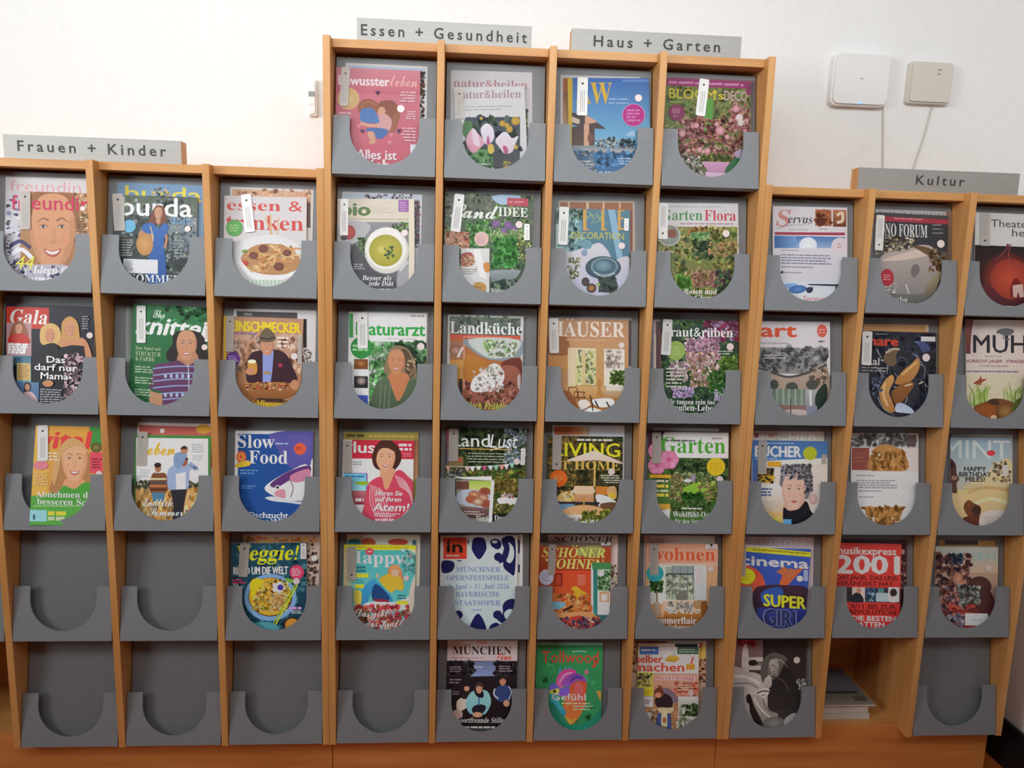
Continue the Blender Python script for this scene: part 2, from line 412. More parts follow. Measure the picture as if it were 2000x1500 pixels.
# ---------------------------------------------------------------- signs on the racks
def sign(label, tl, tr, txt, t0, t1, cap, base, y=.075):
    p = hit(np.array([tl[0], tr[0], t0[0], t1[0]]), np.array([tl[1], tr[1], t0[1], t1[1]]), np.array([0, y, 0]), np.array([0, -1., 0]))
    x0, x1 = p[0][0], p[1][0]; zt = (p[0][2] + p[1][2]) / 2; h = zt - base
    root = add('category_sign', None); root.location = ((x0 + x1) / 2, y + .02, base); w = (x1 - x0) / 2
    tagp(root, label, 'sign', 'category signs on the racks')
    add('wooden_block', boxmesh(-w, w, -.0185, .02, .0002, h, .001), root, MAT['wood'])
    pl = add('metal_face', boxmesh(-w, w, -.020, -.0187, .0002, h), root, MAT['alu'])
    off, sp = .016, 1.38
    full = _raw(txt, 'n', off, sp)[0]; cap0 = _raw('H', 'n', 0, 1)[0][:, 1].max(); xm, xM = full[:, 0].min(), full[:, 0].max()
    sx = (p[3][0] - p[2][0]) / (xM - xm); zb = (p[2][2] + p[3][2]) / 2
    for i, ch in enumerate(txt):
        if ch == ' ': continue
        v, t = _raw(ch, 'n', off, sp); right = _raw(txt[:i + 1], 'n', off, sp)[0][:, 0].max()
        X = p[2][0] - root.location.x + (v[:, 0] - v[:, 0].max() + right - xm) * sx; Z = zb - base + v[:, 1] / cap0 * cap
        me = bpy.data.meshes.new('letter'); me.from_pydata([(a, -.0203, b) for a, b in zip(X, Z)], [], t.tolist()); add('letter', me, pl, MAT['ink'])
sign('brushed metal sign lettered Frauen + Kinder', (5, 262), (353, 275), 'Frauen + Kinder', (34.6, 296), (325, 304), .0255, TS)
sign('brushed metal sign lettered Essen + Gesundheit', (697, 34), (1039, 52), 'Essen + Gesundheit', (705, 67.5), (1029, 85), .0262, TM)
sign('brushed metal sign lettered Haus + Garten', (1117, 58), (1449, 69), 'Haus + Garten', (1159, 91), (1406, 101), .0262, TM)
sign('brushed metal sign lettered Kultur', (1678, 329), (1993, 337), 'Kultur', (1788, 361), (1883, 363), .0245, TS)

# ---------------------------------------------------------------- wall devices
def wallpt(x, y, yy=WALLY): return hit(np.array([x]), np.array([y]), np.array([0, yy, 0]), np.array([0, -1., 0]))[0]
def device(name, label, cat, tl, br, depth, rad, M):
    a, b = wallpt(*tl, WALLY - depth), wallpt(*br, WALLY - depth); w = (b[0] - a[0]) / 2; h = a[2] - b[2]
    root = add(name, None); root.location = ((a[0] + b[0]) / 2, WALLY, b[2]); tagp(root, label, cat)
    me = prism(rrect(-w, 0, w, h, rad, 6), 0, depth * .75); fr = prism(rrect(-w + .004, .004, w - .004, h - .004, rad, 6), depth * .75, depth)
    X = Matrix(((1, 0, 0, 0), (0, 0, -1, 0), (0, 1, 0, 0), (0, 0, 0, 1)))
    o = add('housing', me, root, M); o.matrix_basis = X; q = add('front_cover', fr, root, M); q.matrix_basis = X
    return root, w, h
r_, w, h = device('wireless_access_point', 'square white wireless access point with a small blue light', 'access point', (1633, 100), (1733, 208), .035, .018, MAT['white'])
add('status_light', boxmesh(-.004, .004, -.0362, -.0345, .004, .0075), r_, MAT['led'])
lg = add('embossed_mark', boxmesh(-.006, .006, -.0355, -.0345, h * .5, h * .5 + .0022), r_, MAT['grille'])
a, b = wallpt(1725, 206, WALLY - .005), wallpt(1724, 345, WALLY - .005)
c = add('cable', tube([tuple(Vector(a) - r_.location), tuple(Vector(b) - r_.location)], .0022), r_, MAT['cable'])
r_, w, h = device('wall_box', 'small off-white plastic wall box with a slanting cable', 'wall box', (1783, 118), (1857, 203), .03, .008, MAT['cream'])
v, t = lettering('n', 'b')
for k, (x, z, s) in enumerate(((.02, h - .025, .012), (.02, h - .038, .008))):
    add('embossed_mark', boxmesh(x - s / 2, x + s / 2, -.0305, -.0295, z, z + .004), r_, MAT['grille'])
a, m_, b = wallpt(1821, 204, WALLY - .005), wallpt(1806, 262, WALLY - .005), wallpt(1778, 345, WALLY - .005)
add('cable', tube([tuple(Vector(q) - r_.location) for q in (a, m_, b)], .0022), r_, MAT['cable'])
r_, w, h = device('room_thermostat', 'small white room thermostat with grey display left of the tall rack', 'thermostat', (600, 152), (618, 225), .022, .004, MAT['white'])
add('display', boxmesh(-w * .75, w * .75, -.0226, -.0215, h * .5, h * .64), r_, MAT['grille'])
add('button', boxmesh(-w * .7, w * .7, -.0232, -.0215, h * .27, h * .32, .0004), r_, MAT['sticker'])

# ---------------------------------------------------------------- magazines
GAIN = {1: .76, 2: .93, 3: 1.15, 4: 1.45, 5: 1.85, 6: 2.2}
K = {1: (0, 240, 3.0303), 2: (0, 580, 3.0303), 3: (0, 810, 3.0303), 4: (0, 1030, 3.0303), 5: (600, 20, 4), 6: (1060, 30, 4), 7: (620, 350, 4.348), 8: (1040, 370, 4.348),
     9: (630, 590, 4.545), 10: (1030, 600, 4.545), 11: (630, 810, 4.545), 12: (1030, 810, 4.545), 13: (630, 1030, 4.545), 14: (1030, 1030, 4.545), 15: (630, 1230, 4.545), 16: (1030, 1230, 4.545),
     18: (1470, 360, 3.774), 19: (1450, 600, 3.636), 20: (1450, 820, 3.636), 21: (1420, 1030, 3.448), 22: (1400, 1230, 3.333)}
PAGES = {}
def mag(col, row, kk, tl, tr, label, art, c=.0135, th=.004, bl=None, cs=None, group=None):
    k = K[kk]; x0, x1 = clear(col); P0 = np.array([x0, R0, rowz(row) + .0005])
    cs = cs or (c, c, c)
    def at(q, cc): return hit(np.array([k[0] + q[0] / k[2]]), np.array([k[1] + q[1] / k[2]]), P0 + N3 * cc, N3)[0]
    A, B = at(tl, cs[0]), at(tr, cs[1]); a = B - A; Wd = np.linalg.norm(a); a /= Wd
    if bl: D = at(bl, cs[2])
    else:
        D = A - (B3 - a * (a @ B3)) * 1.0
    b = A - D; b -= a * (a @ b); Hh = np.linalg.norm(b); b /= Hh; n = np.cross(a, b)
    if not bl:
        # stand on the pocket floor
        low = min(A[2], B[2]) - (rowz(row) + .0085); Hh = low / b[2]
    else: Hh = np.linalg.norm(A - D)
    o = A - b * Hh
    fr = dict(o=o, a=a, b=b, n=n, W=Wd, H=Hh)
    sl = (tr[1] - tl[1]) / (tr[0] - tl[0])
    ar = Art(k, sl, seed=col * 10 + row); art(ar)
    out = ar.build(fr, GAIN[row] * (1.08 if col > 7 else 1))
    root = add('magazine', None); tagp(root, label, 'magazine', group or 'magazines in the rack pockets')
    m = np.eye(4); m[:3, 0] = a; m[:3, 1] = b; m[:3, 2] = n; m[:3, 3] = o + a * Wd / 2; root.matrix_world = Matrix(m.tolist())
    add('pages', boxmesh(-Wd / 2, Wd / 2, 0.0003, Hh, -th, -.00005), root, MAT['paper'])
    cv = add('cover', colmesh(*out[0], (-Wd / 2, 0, 0)), root, MAT['print'])
    for i in sorted(out):
        if i and out[i][1]: add('title_lettering', colmesh(*out[i], (-Wd / 2, 0, 0)), cv, MAT['print'])
    def loc(x, y):
        p = hit(np.array([k[0] + x / k[2]]), np.array([k[1] + y / k[2]]), o, n)[0] - o; return p @ a - Wd / 2, p @ b
    for (xt, yt, xb, yb, w, kind, dot) in getattr(ar, 'tags', []):
        p, q = np.array(loc(xt, yt)), np.array(loc(xb, yb)); d = p - q; L = np.linalg.norm(d); d /= L; e = np.array([d[1], -d[0]])
        ww = w / k[2] * L / math.hypot((xt - xb) / k[2], (yt - yb) / k[2])
        tg = add('tag_strip', prism(rrect(-ww / 2, 0, ww / 2, L, ww * .14), 0, .0009), root, MAT['tag' if kind else 'tagc'])
        tm = np.eye(4); tm[:2, 0] = e; tm[:2, 1] = d; tm[:3, 3] = (q[0], q[1], .0022); tg.matrix_basis = Matrix(tm.tolist())
        a8 = [(ww * .11 * math.cos(i * .785), ww * .11 * math.sin(i * .785) + L * (.84 if dot > 0 else .16)) for i in range(8)]
        add('rivet_hole', prism(a8, .0009, .00095), tg, MAT['dot'])
        bz = (.1, .66) if dot > 0 else (.34, .9)
        for xx in (-.2, -.02, .16):
            add('printed_line', prism([(ww * xx, L * bz[0]), (ww * (xx + .07), L * bz[0]), (ww * (xx + .07), L * bz[1]), (ww * xx, L * bz[1])], .0009, .00094), tg, MAT['bars'])
    for (x, y, r) in getattr(ar, 'stk', []):
        u, w_ = loc(x, y); rr = abs(loc(x + r, y)[0] - u)
        add('round_sticker', prism([(u + rr * math.cos(i * .393), w_ + rr * math.sin(i * .393)) for i in range(16)], .0018, .0021), root, MAT['sticker'])
    return root
def _tag(s, xt, yt, xb, yb, w, kind=1, dot=1): s.tags = getattr(s, 'tags', []) + [(xt, yt, xb, yb, w, kind, dot)]
def _stk(s, x, y, r): s.stk = getattr(s, 'stk', []) + [(x, y, r)]
Art.tag = _tag; Art.st = _stk
def _bg(s, c, c2=None):
    a = lin(c); b = lin(c2) if c2 else a
    s.L.append((np.array([(0, 1, 0), (1, 1, 0), (1, 0, 0), (0, 0, 0.)]), np.array([(0, 1, 2), (0, 2, 3)]), np.array([a, a, b, b]), False))
Art.bg = _bg
def plain(*steps):
    def f(A):
        for st in steps: getattr(A, st[0])(*st[1:])
    return f
# ======================= row 2, left rack
def c_face44(A):
    A.bg('cfcbd4'); A.h(30, 400, 190, 960, 'd8d6de', 'b8b0b8')
    A.n(40, 420, 190, 950, 60, ['3a2f6b', 'e8e6ee', '8c8fb0', '2b2a55', 'd8d4e0', '6a6a90'], 10, 34, .6)
    A.r(120, 405, 540, 960, 'b98a5c', 'a8703f'); A.n(400, 400, 540, 700, 40, ['d0b080', '8a5a35', 'e0c8a0'], 8, 22, 1.6)
    A.T(66, 512, 'freundin', 84, 'cf2458', w=470, f='n', o=.02)
    A.s([(190, 420), (330, 400), (440, 430), (470, 560), (440, 640), (200, 660), (172, 560)], '9a6438')
    A.face(312, 640, 138, 222, 'd89a70', '6a4028', lip='b8564a', brow='2a1810')
    A.T(188, 512, 'eundin', 84, 'cf2458', w=345, f='n', o=.02)
    A.k([(70, 780), (130, 750), (190, 800)], 24, 'eceaf2'); A.k([(60, 730), (120, 700), (180, 740)], 20, '2b2a66'); A.k([(80, 830), (140, 810)], 18, '2b2a66')
    A.s([(40, 860), (200, 840), (420, 850), (430, 960), (40, 960)], 'b9b4c0'); A.n(40, 850, 420, 950, 30, ['35306a', 'dcd8e4', '9a94a8'], 10, 24)
    A.t(84, 862, '44', 74, 'ece23a', w=108, f='si', sh=.1); A.t(196, 890, 'Ideen für', 44, 'f2f0f2', w=240, f='si'); A.t(112, 945, 'Sommer', 50, 'f2f0f2', w=300, f='si')
    A.g(455, 560, 510, 650, 6, '7a5a40'); A.tag(152, 402, 152, 632, 60, 0); A.st(492, 508, 15)
mag(1, 2, 1, (38, 402), (545, 417), 'magazine with a close-up of a smiling face and a yellow number 44', c_face44)
def c_back1(A): A.bg('d9d6d6'); A.T(60, 405, 'freundin', 66, 'e0a8ae', w=420, f='n')
mag(1, 2, 1, (34, 318), (530, 332), 'pale magazine behind the close-up face cover, only its top showing', c_back1, c=.0065)

def c_dress(A):
    A.bg('33403a', '2a2f33'); A.r(670, 420, 1170, 560, '4f5f4a', '5f6a66'); A.n(680, 430, 1160, 900, 110, ['3a4a3a', '6a7a5a', '20282a', '7a8a90', '45524a', '8f9a9a'], 12, 36)
    A.r(1000, 560, 1165, 760, '8a98a0', '55606a'); A.n(1000, 560, 1165, 800, 40, ['a8a8a0', '3a4444', '7a8894'], 8, 22)
    A.T(718, 545, 'burda', 108, 'f2f2f2', w=418, f='n', o=.045)
    A.s([(925, 490), (970, 500), (985, 580), (990, 610), (940, 600), (880, 600), (895, 540)], '7a4028')
    A.face(938, 535, 24, 36, 'd09a78', '5a3020'); A.e(938, 580, 14, 20, 'c88f70')
    A.p([(900, 590), (940, 625), (975, 590), (1000, 610), (985, 665), (970, 690), (975, 760), (985, 880), (990, 980), (870, 980), (880, 800), (900, 700), (860, 650), (830, 640), (850, 600)], '2f68b4', '2454a0')
    A.k([(845, 640), (830, 670), (870, 690), (905, 660)], 24, 'c48a68'); A.k([(985, 660), (985, 700), (975, 740)], 14, 'c48a68')
    A.e(858, 718, 50, 68, 'd8a468', 'c08848'); A.k([(890, 610), (905, 670), (905, 700)], 6, 'e0c8a0')
    A.e(766, 612, 38, 38, '6fb8e0'); A.g(705, 685, 795, 790, 7, '9aa09a'); A.g(1030, 670, 1100, 800, 7, '8a9498'); A.t(1010, 600, 'dolc', 44, '7ab0e0', w=120, f='n')
    A.r(732, 805, 936, 888, 'e4e4ea'); A.g(740, 812, 790, 876, 9, '8a8a90'); A.t(772, 940, 'SOMMER', 44, 'dfe6ee', w=300, f='sf'); A.r(740, 950, 1060, 1000, '2f5f9a')
    A.tag(698, 420, 712, 640, 62, 0); A.st(1112, 628, 18)
mag(2, 2, 1, (672, 425), (1168, 440), 'magazine showing a woman in a blue dress carrying a straw bag', c_dress)
def c_back2(A): A.bg('6f94ba', '7a8fa0'); A.T(742, 452, 'burda', 82, 'e2d03a', w=450, f='n', o=.04); A.n(900, 380, 1000, 440, 12, ['8fa0b0', '4a5a6a', 'c0a890'], 8, 20)
mag(2, 2, 1, (697, 352), (1212, 372), 'blue magazine with yellow lettering behind the blue dress cover', c_back2, c=.0065)

def c_noodles(A):
    A.bg('d6cfd0', 'dcdada'); A.T(1343, 515, 'essen &', 62, 'd23a30', w=448, f='sf'); A.T(1338, 628, 'trinken', 84, 'd23a30', w=458, f='sf')
    A.k([(1600, 540), (1605, 640), (1620, 720)], 10, 'e0b080'); A.k([(1570, 560), (1600, 640), (1610, 730)], 8, 'd8a878'); A.k([(1650, 560), (1640, 650), (1630, 720)], 8, 'e0b488')
    A.e(1590, 790, 205, 130, 'efeded', 'e2e0e0'); A.s([(1410, 800), (1560, 740), (1770, 800), (1750, 920), (1620, 945), (1480, 920)], 'efecec')
    A.s([(1425, 800), (1500, 730), (1600, 715), (1700, 740), (1775, 800), (1740, 880), (1600, 900), (1480, 870)], 'c08a58')
    for i in range(40):
        x, y = A.rnd.uniform(1450, 1750), A.rnd.uniform(740, 870); A.k([(x, y), (x + A.rnd.uniform(-50, 50), y + A.rnd.uniform(-30, 30)), (x + A.rnd.uniform(-60, 60), y + A.rnd.uniform(-25, 25))], 11, A.rnd.choice(['e0b070', 'd49a5c', 'eac48c', 'c8854a']))
    for x, y, r in ((1560, 745, 28), (1500, 785, 26), (1650, 850, 30), (1700, 770, 25)): A.e(x, y, r, r * .8, '8a4c38', '6a3426')
    A.e(1450, 830, 20, 15, 'c83a24'); A.e(1450, 760, 18, 10, '7a9a4a'); A.k([(1415, 820), (1500, 910), (1620, 935), (1740, 890)], 26, 'f2f0f0')
    A.r(1440, 925, 1700, 1010, 'd5ddd3')
    for x in range(1450, 1690, 22): A.k([(x, 930), (x + 8, 1000)], 7, 'a9c8ae')
    A.e(1388, 622, 49, 49, '58aa48'); A.g(1358, 600, 1420, 645, 3, '9ad08a'); A.tag(1456, 424, 1482, 648, 58, 1)
mag(3, 2, 1, (1328, 430), (1816, 442), 'food magazine with red serif title over a white bowl of noodles', c_noodles)
mag(3, 2, 1, (1363, 378), (1856, 396), 'pinkish food magazine peeking out behind the noodle bowl cover', plain(('bg', 'd2ccc8'), ('r', 1375, 392, 1840, 500, 'cf9f7c'), ('n', 1400, 395, 1840, 430, 18, ['e0b898', 'b07858', 'd8a080'], 10, 26), ('r', 1815, 470, 1838, 620, '5a3426')), c=.0065)

# ======================= row 3, left rack
def c_redbox(A):
    A.bg('20222e', '14141a'); A.r(38, 55, 290, 182, 'c63a2e'); A.T(54, 154, 'Gala', 82, 'f0e8e4', w=222, f='si')
    A.r(38, 150, 186, 345, 'b88f94'); A.s([(80, 160), (120, 140), (150, 170), (165, 240), (60, 240)], '9a6048'); A.face(112, 190, 22, 30, 'd8a080'); A.s([(60, 230), (110, 215), (160, 230), (172, 275), (55, 275)], 'c22f26')
    A.g(48, 272, 176, 335, 4, 'f0eae8', .9); A.r(60, 345, 186, 500, '3f7088', '7aa0a8'); A.r(102, 390, 182, 490, 'd0b070'); A.g(108, 400, 178, 480, 6, 'a88850'); A.r(60, 400, 100, 500, '1f2a3a')
    A.r(70, 500, 232, 660, '5f82ad', '3f5a80'); A.s([(150, 505), (185, 515), (180, 560), (145, 560)], '3a2a28'); A.e(163, 535, 15, 20, 'c08a70'); A.s([(140, 570), (200, 570), (232, 660), (135, 660)], 'd8b8bc')
    A.s([(248, 180), (300, 155), (350, 180), (362, 240), (330, 290), (250, 280), (238, 230)], 'd8b070'); A.face(298, 228, 30, 42, 'd09070', 'a07038')
    A.s([(370, 150), (415, 115), (460, 150), (475, 240), (480, 290), (350, 290), (365, 230)], 'c89858'); A.face(414, 188, 32, 48, 'd09472', '8a5a30')
    A.s([(265, 285), (330, 275), (360, 330), (360, 400), (250, 400), (245, 320)], '1c1a1e'); A.s([(480, 240), (520, 270), (548, 360), (520, 370), (490, 300)], 'c88a62'); A.p([(360, 250), (490, 250), (500, 300), (360, 300)], 'cc9068')
    A.p([(355, 300), (430, 285), (500, 290), (510, 360), (400, 370), (360, 350)], '17161a'); A.n(385, 340, 490, 600, 50, ['b89aa4', '7a6068', 'd8b8c0', '4a3a42'], 8, 24)
    A.t(280, 388, 'Das', 38, 'f2f2f2', w=108); A.t(208, 432, 'darf nur', 38, 'f2f2f2', w=252); A.t(245, 484, 'Mama-', 38, 'f2f2f2', w=182)
    A.e(288, 512, 32, 20, 'c88a62'); A.g(240, 540, 392, 640, 7, '9a9aa0'); A.g(490, 110, 532, 195, 6, '8a8a96'); A.st(533, 228, 19)
mag(1, 3, 2, (34, 38), (566, 58), 'black gossip magazine with red title box and two blonde women', c_redbox)
def c_knit(A):
    A.bg('2c7442', '275f38'); A.n(900, 40, 1260, 200, 30, ['2a6a3a', '3f8a50', '5a9a68', '234f30'], 14, 40)
    A.t(905, 122, 'The', 46, 'c8d8c8', w=72, f='sc', o=.02); A.T(806, 214, 'knitter', 100, 'eef2ee', w=440, f='bi', o=.01, sh=.1)
    A.s([(1030, 215), (1120, 195), (1200, 230), (1230, 340), (1210, 400), (1100, 390), (1000, 380), (985, 330), (1020, 280)], '2b2422'); A.s([(1060, 330), (1160, 330), (1170, 420), (1060, 420)], 'b88466')
    A.face(1105, 285, 62, 88, 'c99474', '2b2422')
    A.p([(920, 400), (1060, 375), (1110, 410), (1170, 375), (1280, 400), (1280, 680), (960, 680), (960, 560), (880, 540)], '63395f')
    for i, y in enumerate((410, 450, 485, 525, 565, 600, 640)): A.k([(905, y + 14), (1050, y), (1200, y + 4)], 8, '8f9cc4')
    for y in (468, 580):
        for x in range(980, 1200, 34): A.e(x, y, 9, 13, 'a8b4d8')
    A.p([(885, 555), (960, 575), (965, 680), (885, 680)], 'bd8a68'); A.k([(1115, 400), (1118, 560), (1100, 600)], 4, 'e0e0e4')
    A.t(804, 310, 'Das Spiel mit', 19, 'b4c8a0', w=150, f='sf'); A.t(804, 345, 'STRUKTUR', 24, 'b4c8a0', w=150, f='sf'); A.t(804, 375, '& FARBE', 24, 'b4c8a0', w=112, f='sf')
    for y in (405, 470, 540, 615): A.g(800, y, 912, y + 45, 3, '9ab894')
    A.tag(838, 52, 838, 272, 52, 1); A.tag(1224, 150, 1228, 265, 26, 1); A.st(1212, 298, 18)
mag(2, 3, 2, (792, 38), (1262, 66), 'green knitting magazine with a woman in a purple patterned jumper', c_knit)
mag(2, 3, 2, (748, 66), (1225, 80), 'greyish magazine edge left of the green knitting cover', plain(('bg', '8a9290', '3a423e'), ('h', 745, 60, 800, 660, '9aa29e', '28382e')), c=.0065)
def c_hat(A):
    A.bg('bb8c6c', 'a8734c'); A.r(1325, 110, 1348, 700, 'e0bf22'); A.r(1348, 210, 1800, 400, 'c49c86', 'b88666'); A.n(1350, 220, 1790, 460, 40, ['c8a490', 'a87858', 'd0b09c', '9a6a50'], 14, 40, 1.6)
    A.T(1346, 198, 'FEINSCHMECKER', 58, 'f0d020', w=430, f='b', o=.02); A.g(1390, 205, 1540, 225, 1, '8a6a90'); A.t(1385, 275, 'SCHAU', 20, '8a5a50', w=84, f='sf'); A.g(1640, 230, 1735, 300, 3, 'e6d8c8')
    A.s([(1480, 340), (1550, 315), (1620, 310), (1690, 335), (1735, 420), (1745, 510), (1500, 520), (1455, 460)], '3a1d28'); A.p([(1555, 325), (1620, 318), (1612, 440), (1600, 520), (1555, 520)], '8c9ad4')
    A.face(1582, 290, 40, 56, 'cc9272', '5a4030'); A.s([(1535, 255), (1550, 205), (1580, 182), (1612, 205), (1632, 252), (1585, 268)], '6c5c48'); A.k([(1538, 240), (1585, 250), (1628, 238)], 8, '3a3026')
    A.s([(1468, 380), (1515, 380), (1520, 450), (1475, 455)], 'c89038'); A.e(1492, 382, 24, 12, 'f0e4c8'); A.e(1480, 440, 26, 22, 'c48a68'); A.e(1660, 405, 14, 12, 'a8304a'); A.r(1560, 440, 1602, 456, 'a88a5a')
    A.s([(1430, 520), (1560, 505), (1720, 510), (1760, 560), (1680, 600), (1500, 600), (1440, 570)], 'a9713f', '8a5428'); A.n(1460, 505, 1720, 550, 26, ['b04030', 'd8b088', '6a3020', 'c89058'], 10, 22, .6)
    A.e(1745, 520, 26, 30, 'c48a68'); A.r(1420, 600, 1790, 620, '8a5028'); A.r(1520, 598, 1680, 616, '3a2a20'); A.t(1466, 650, 'Lieblingsrezepte', 42, 'eace22', w=290, f='sf'); A.t(1530, 685, 'für zuhause', 26, 'eadcc0', w=130, f='si')
    A.e(1380, 366, 41, 41, '5c3080'); A.g(1352, 345, 1410, 385, 3, 'a88ac0'); A.tag(1364, 112, 1360, 324, 48, 0); A.tag(1775, 225, 1775, 400, 24, 0); A.st(1742, 352, 20)
mag(3, 3, 2, (1324, 112), (1796, 130), 'food magazine with a man in a felt hat holding a beer', c_hat)
mag(3, 3, 2, (1384, 68), (1872, 80), 'light framed magazine behind the man in the felt hat', plain(('bg', 'd2d0d2'), ('r', 1400, 84, 1760, 130, '4a4446'), ('t', 1445, 110, 'DREI', 16, 'b0aaaa'), ('r', 1795, 130, 1815, 300, '2a2024'), ('n', 1780, 300, 1845, 400, 14, ['b0aaac', '8a6a58'], 8, 18)), c=.0065)

# ======================= row 4, left rack
def c_green(A):
    A.bg('dba446', 'd8a850'); A.r(280, 60, 720, 480, 'd0983c', 'c98f4a'); A.r(530, 70, 720, 190, '3f8a3c'); A.e(570, 195, 34, 30, '8a7a3a', '4a4a20'); A.r(532, 222, 720, 346, 'cf4a5e'); A.g(545, 255, 605, 320, 4, '8a2030')
    A.T(218, 195, 'vital', 100, 'd43c3a', w=305, f='bi', o=.03)
    A.s([(345, 210), (400, 150), (480, 165), (530, 240), (525, 400), (500, 450), (300, 460), (330, 330)], 'a9784a'); A.s([(390, 380), (490, 380), (500, 450), (380, 450)], 'cf966e')
    A.s([(330, 470), (380, 420), (440, 440), (505, 400), (580, 440), (600, 720), (100, 720), (180, 540), (300, 460)], '4d9a3a', '3f8c34')
    A.face(442, 272, 78, 122, 'dba27c', '8a6038'); A.s([(345, 215), (400, 145), (470, 150), (540, 240), (480, 190), (420, 190), (370, 230), (350, 330), (320, 420), (310, 330)], 'c49a64')
    A.s([(145, 650), (175, 500), (230, 480), (330, 520), (500, 560), (560, 720), (130, 720)], '55a044')
    A.t(214, 487, 'Abnehmen durch', 35, 'f2f2ee', w=420, f='sf'); A.t(220, 530, 'besseren Schlaf', 35, 'f2f2ee', w=390, f='sf'); A.k([(198, 540), (500, 540)], 4, 'b8d8a8')
    A.r(166, 562, 278, 630, '92cbe8'); A.e(203, 605, 8, 18, '4a6a80'); A.g(285, 568, 395, 598, 1, 'e0c840', .8); A.g(285, 600, 395, 628, 1, 'b8c8a0', .8)
    A.e(242, 300, 44, 26, 'e07a86'); A.g(285, 218, 355, 276, 3, 'd8c8a8'); A.g(205, 340, 290, 420, 5, 'd8ac78'); A.tag(256, 62, 256, 274, 58, 1); A.st(588, 350, 19)
mag(1, 4, 3, (212, 64), (662, 72), 'yellow and green health magazine leaning out of its pocket, smiling blonde woman', c_green, bl=(143, 652), cs=(.019, .008, .0352))
mag(1, 4, 3, (135, 36), (606, 40), 'black magazine with orange letters behind the leaning green one', plain(('bg', 'cfcac8', '8a8886'), ('r', 153, 66, 600, 760, '2c2a2e'), ('T', 156, 180, 'vita', 100, 'c87a3a', 380, 'b'), ('n', 160, 200, 230, 340, 16, ['5a5458', '8a8488'], 8, 18)), c=.0032, th=.0025)
def c_field(A):
    A.bg('46803c', '3c6e30'); A.r(806, 136, 1232, 420, 'd3dade', 'e4e6e8'); A.r(802, 415, 1228, 700, 'cf9f60', 'c08a48'); A.n(805, 430, 1228, 640, 90, ['d8ac70', 'b88848', 'e4c08a', 'a87838'], 8, 26, 1.8)
    A.n(800, 395, 900, 440, 16, ['5a5a48', '6a6a50'], 10, 22); A.n(1100, 395, 1228, 430, 16, ['5a5a48', '6a6a50'], 8, 20)
    A.T(836, 236, 'leben', 74, 'eca62c', w=200, f='sc', o=.035); A.g(1135, 170, 1205, 225, 4, 'a8acb0'); A.g(1140, 238, 1205, 270, 3, 'b4b8bc'); A.g(830, 320, 890, 370, 4, 'b4bcc0')
    A.s([(900, 355), (940, 345), (985, 355), (985, 460), (890, 460)], '7a4a30')
    for y, c in ((380, 'd8c8a0'), (402, '3a4a5a'), (422, 'c87840'), (442, '4a2a20')): A.k([(888, y), (985, y)], 10, c)
    A.e(935, 315, 18, 24, 'a86a4a'); A.e(934, 298, 20, 15, '2a201c'); A.p([(900, 460), (975, 460), (970, 510), (905, 510)], '4a7a98')
    A.s([(1000, 320), (1060, 290), (1140, 300), (1170, 320), (1120, 330), (1112, 440), (1010, 450), (990, 390)], '93a4c4'); A.p([(1040, 350), (1100, 340), (1100, 440), (1045, 445)], 'e4e0de')
    A.k([(1110, 300), (1165, 320), (1120, 285)], 22, '93a4c4'); A.e(1088, 278, 22, 28, '9a5a40'); A.s([(1065, 262), (1090, 245), (1115, 265), (1085, 268)], '2a1c18'); A.p([(1010, 445), (1105, 440), (1085, 560), (1080, 620), (1020, 620), (1030, 540)], '2a2a30')
    A.s([(1035, 235), (1070, 220), (1105, 235), (1090, 280), (1060, 320), (1030, 290)], '7a94b4'); A.e(1090, 208, 20, 24, 'b07a5a'); A.s([(1068, 200), (1092, 183), (1112, 198), (1090, 205)], '4a2a20')
    A.t(850, 540, 'Endlich', 46, 'f0eae0', w=170, f='sc', o=.01); A.t(880, 596, 'Sommer!', 46, 'f0eae0', w=220, f='sc', o=.01); A.r(800, 625, 1228, 720, 'd0a83a'); A.tag(848, 100, 838, 300, 56, 0)
mag(2, 4, 3, (800, 118), (1250, 124), 'green framed magazine with a family walking through a wheat field', c_field)
mag(2, 4, 3, (814, 44), (1270, 56), 'dull red magazine top above the wheat field cover', plain(('bg', 'cfc6c2'), ('r', 824, 62, 1268, 300, 'b2584f'), ('e', 1205, 85, 45, 28, 'cc9a3a'), ('e', 960, 95, 14, 14, 'e8c8c0')), c=.0065)
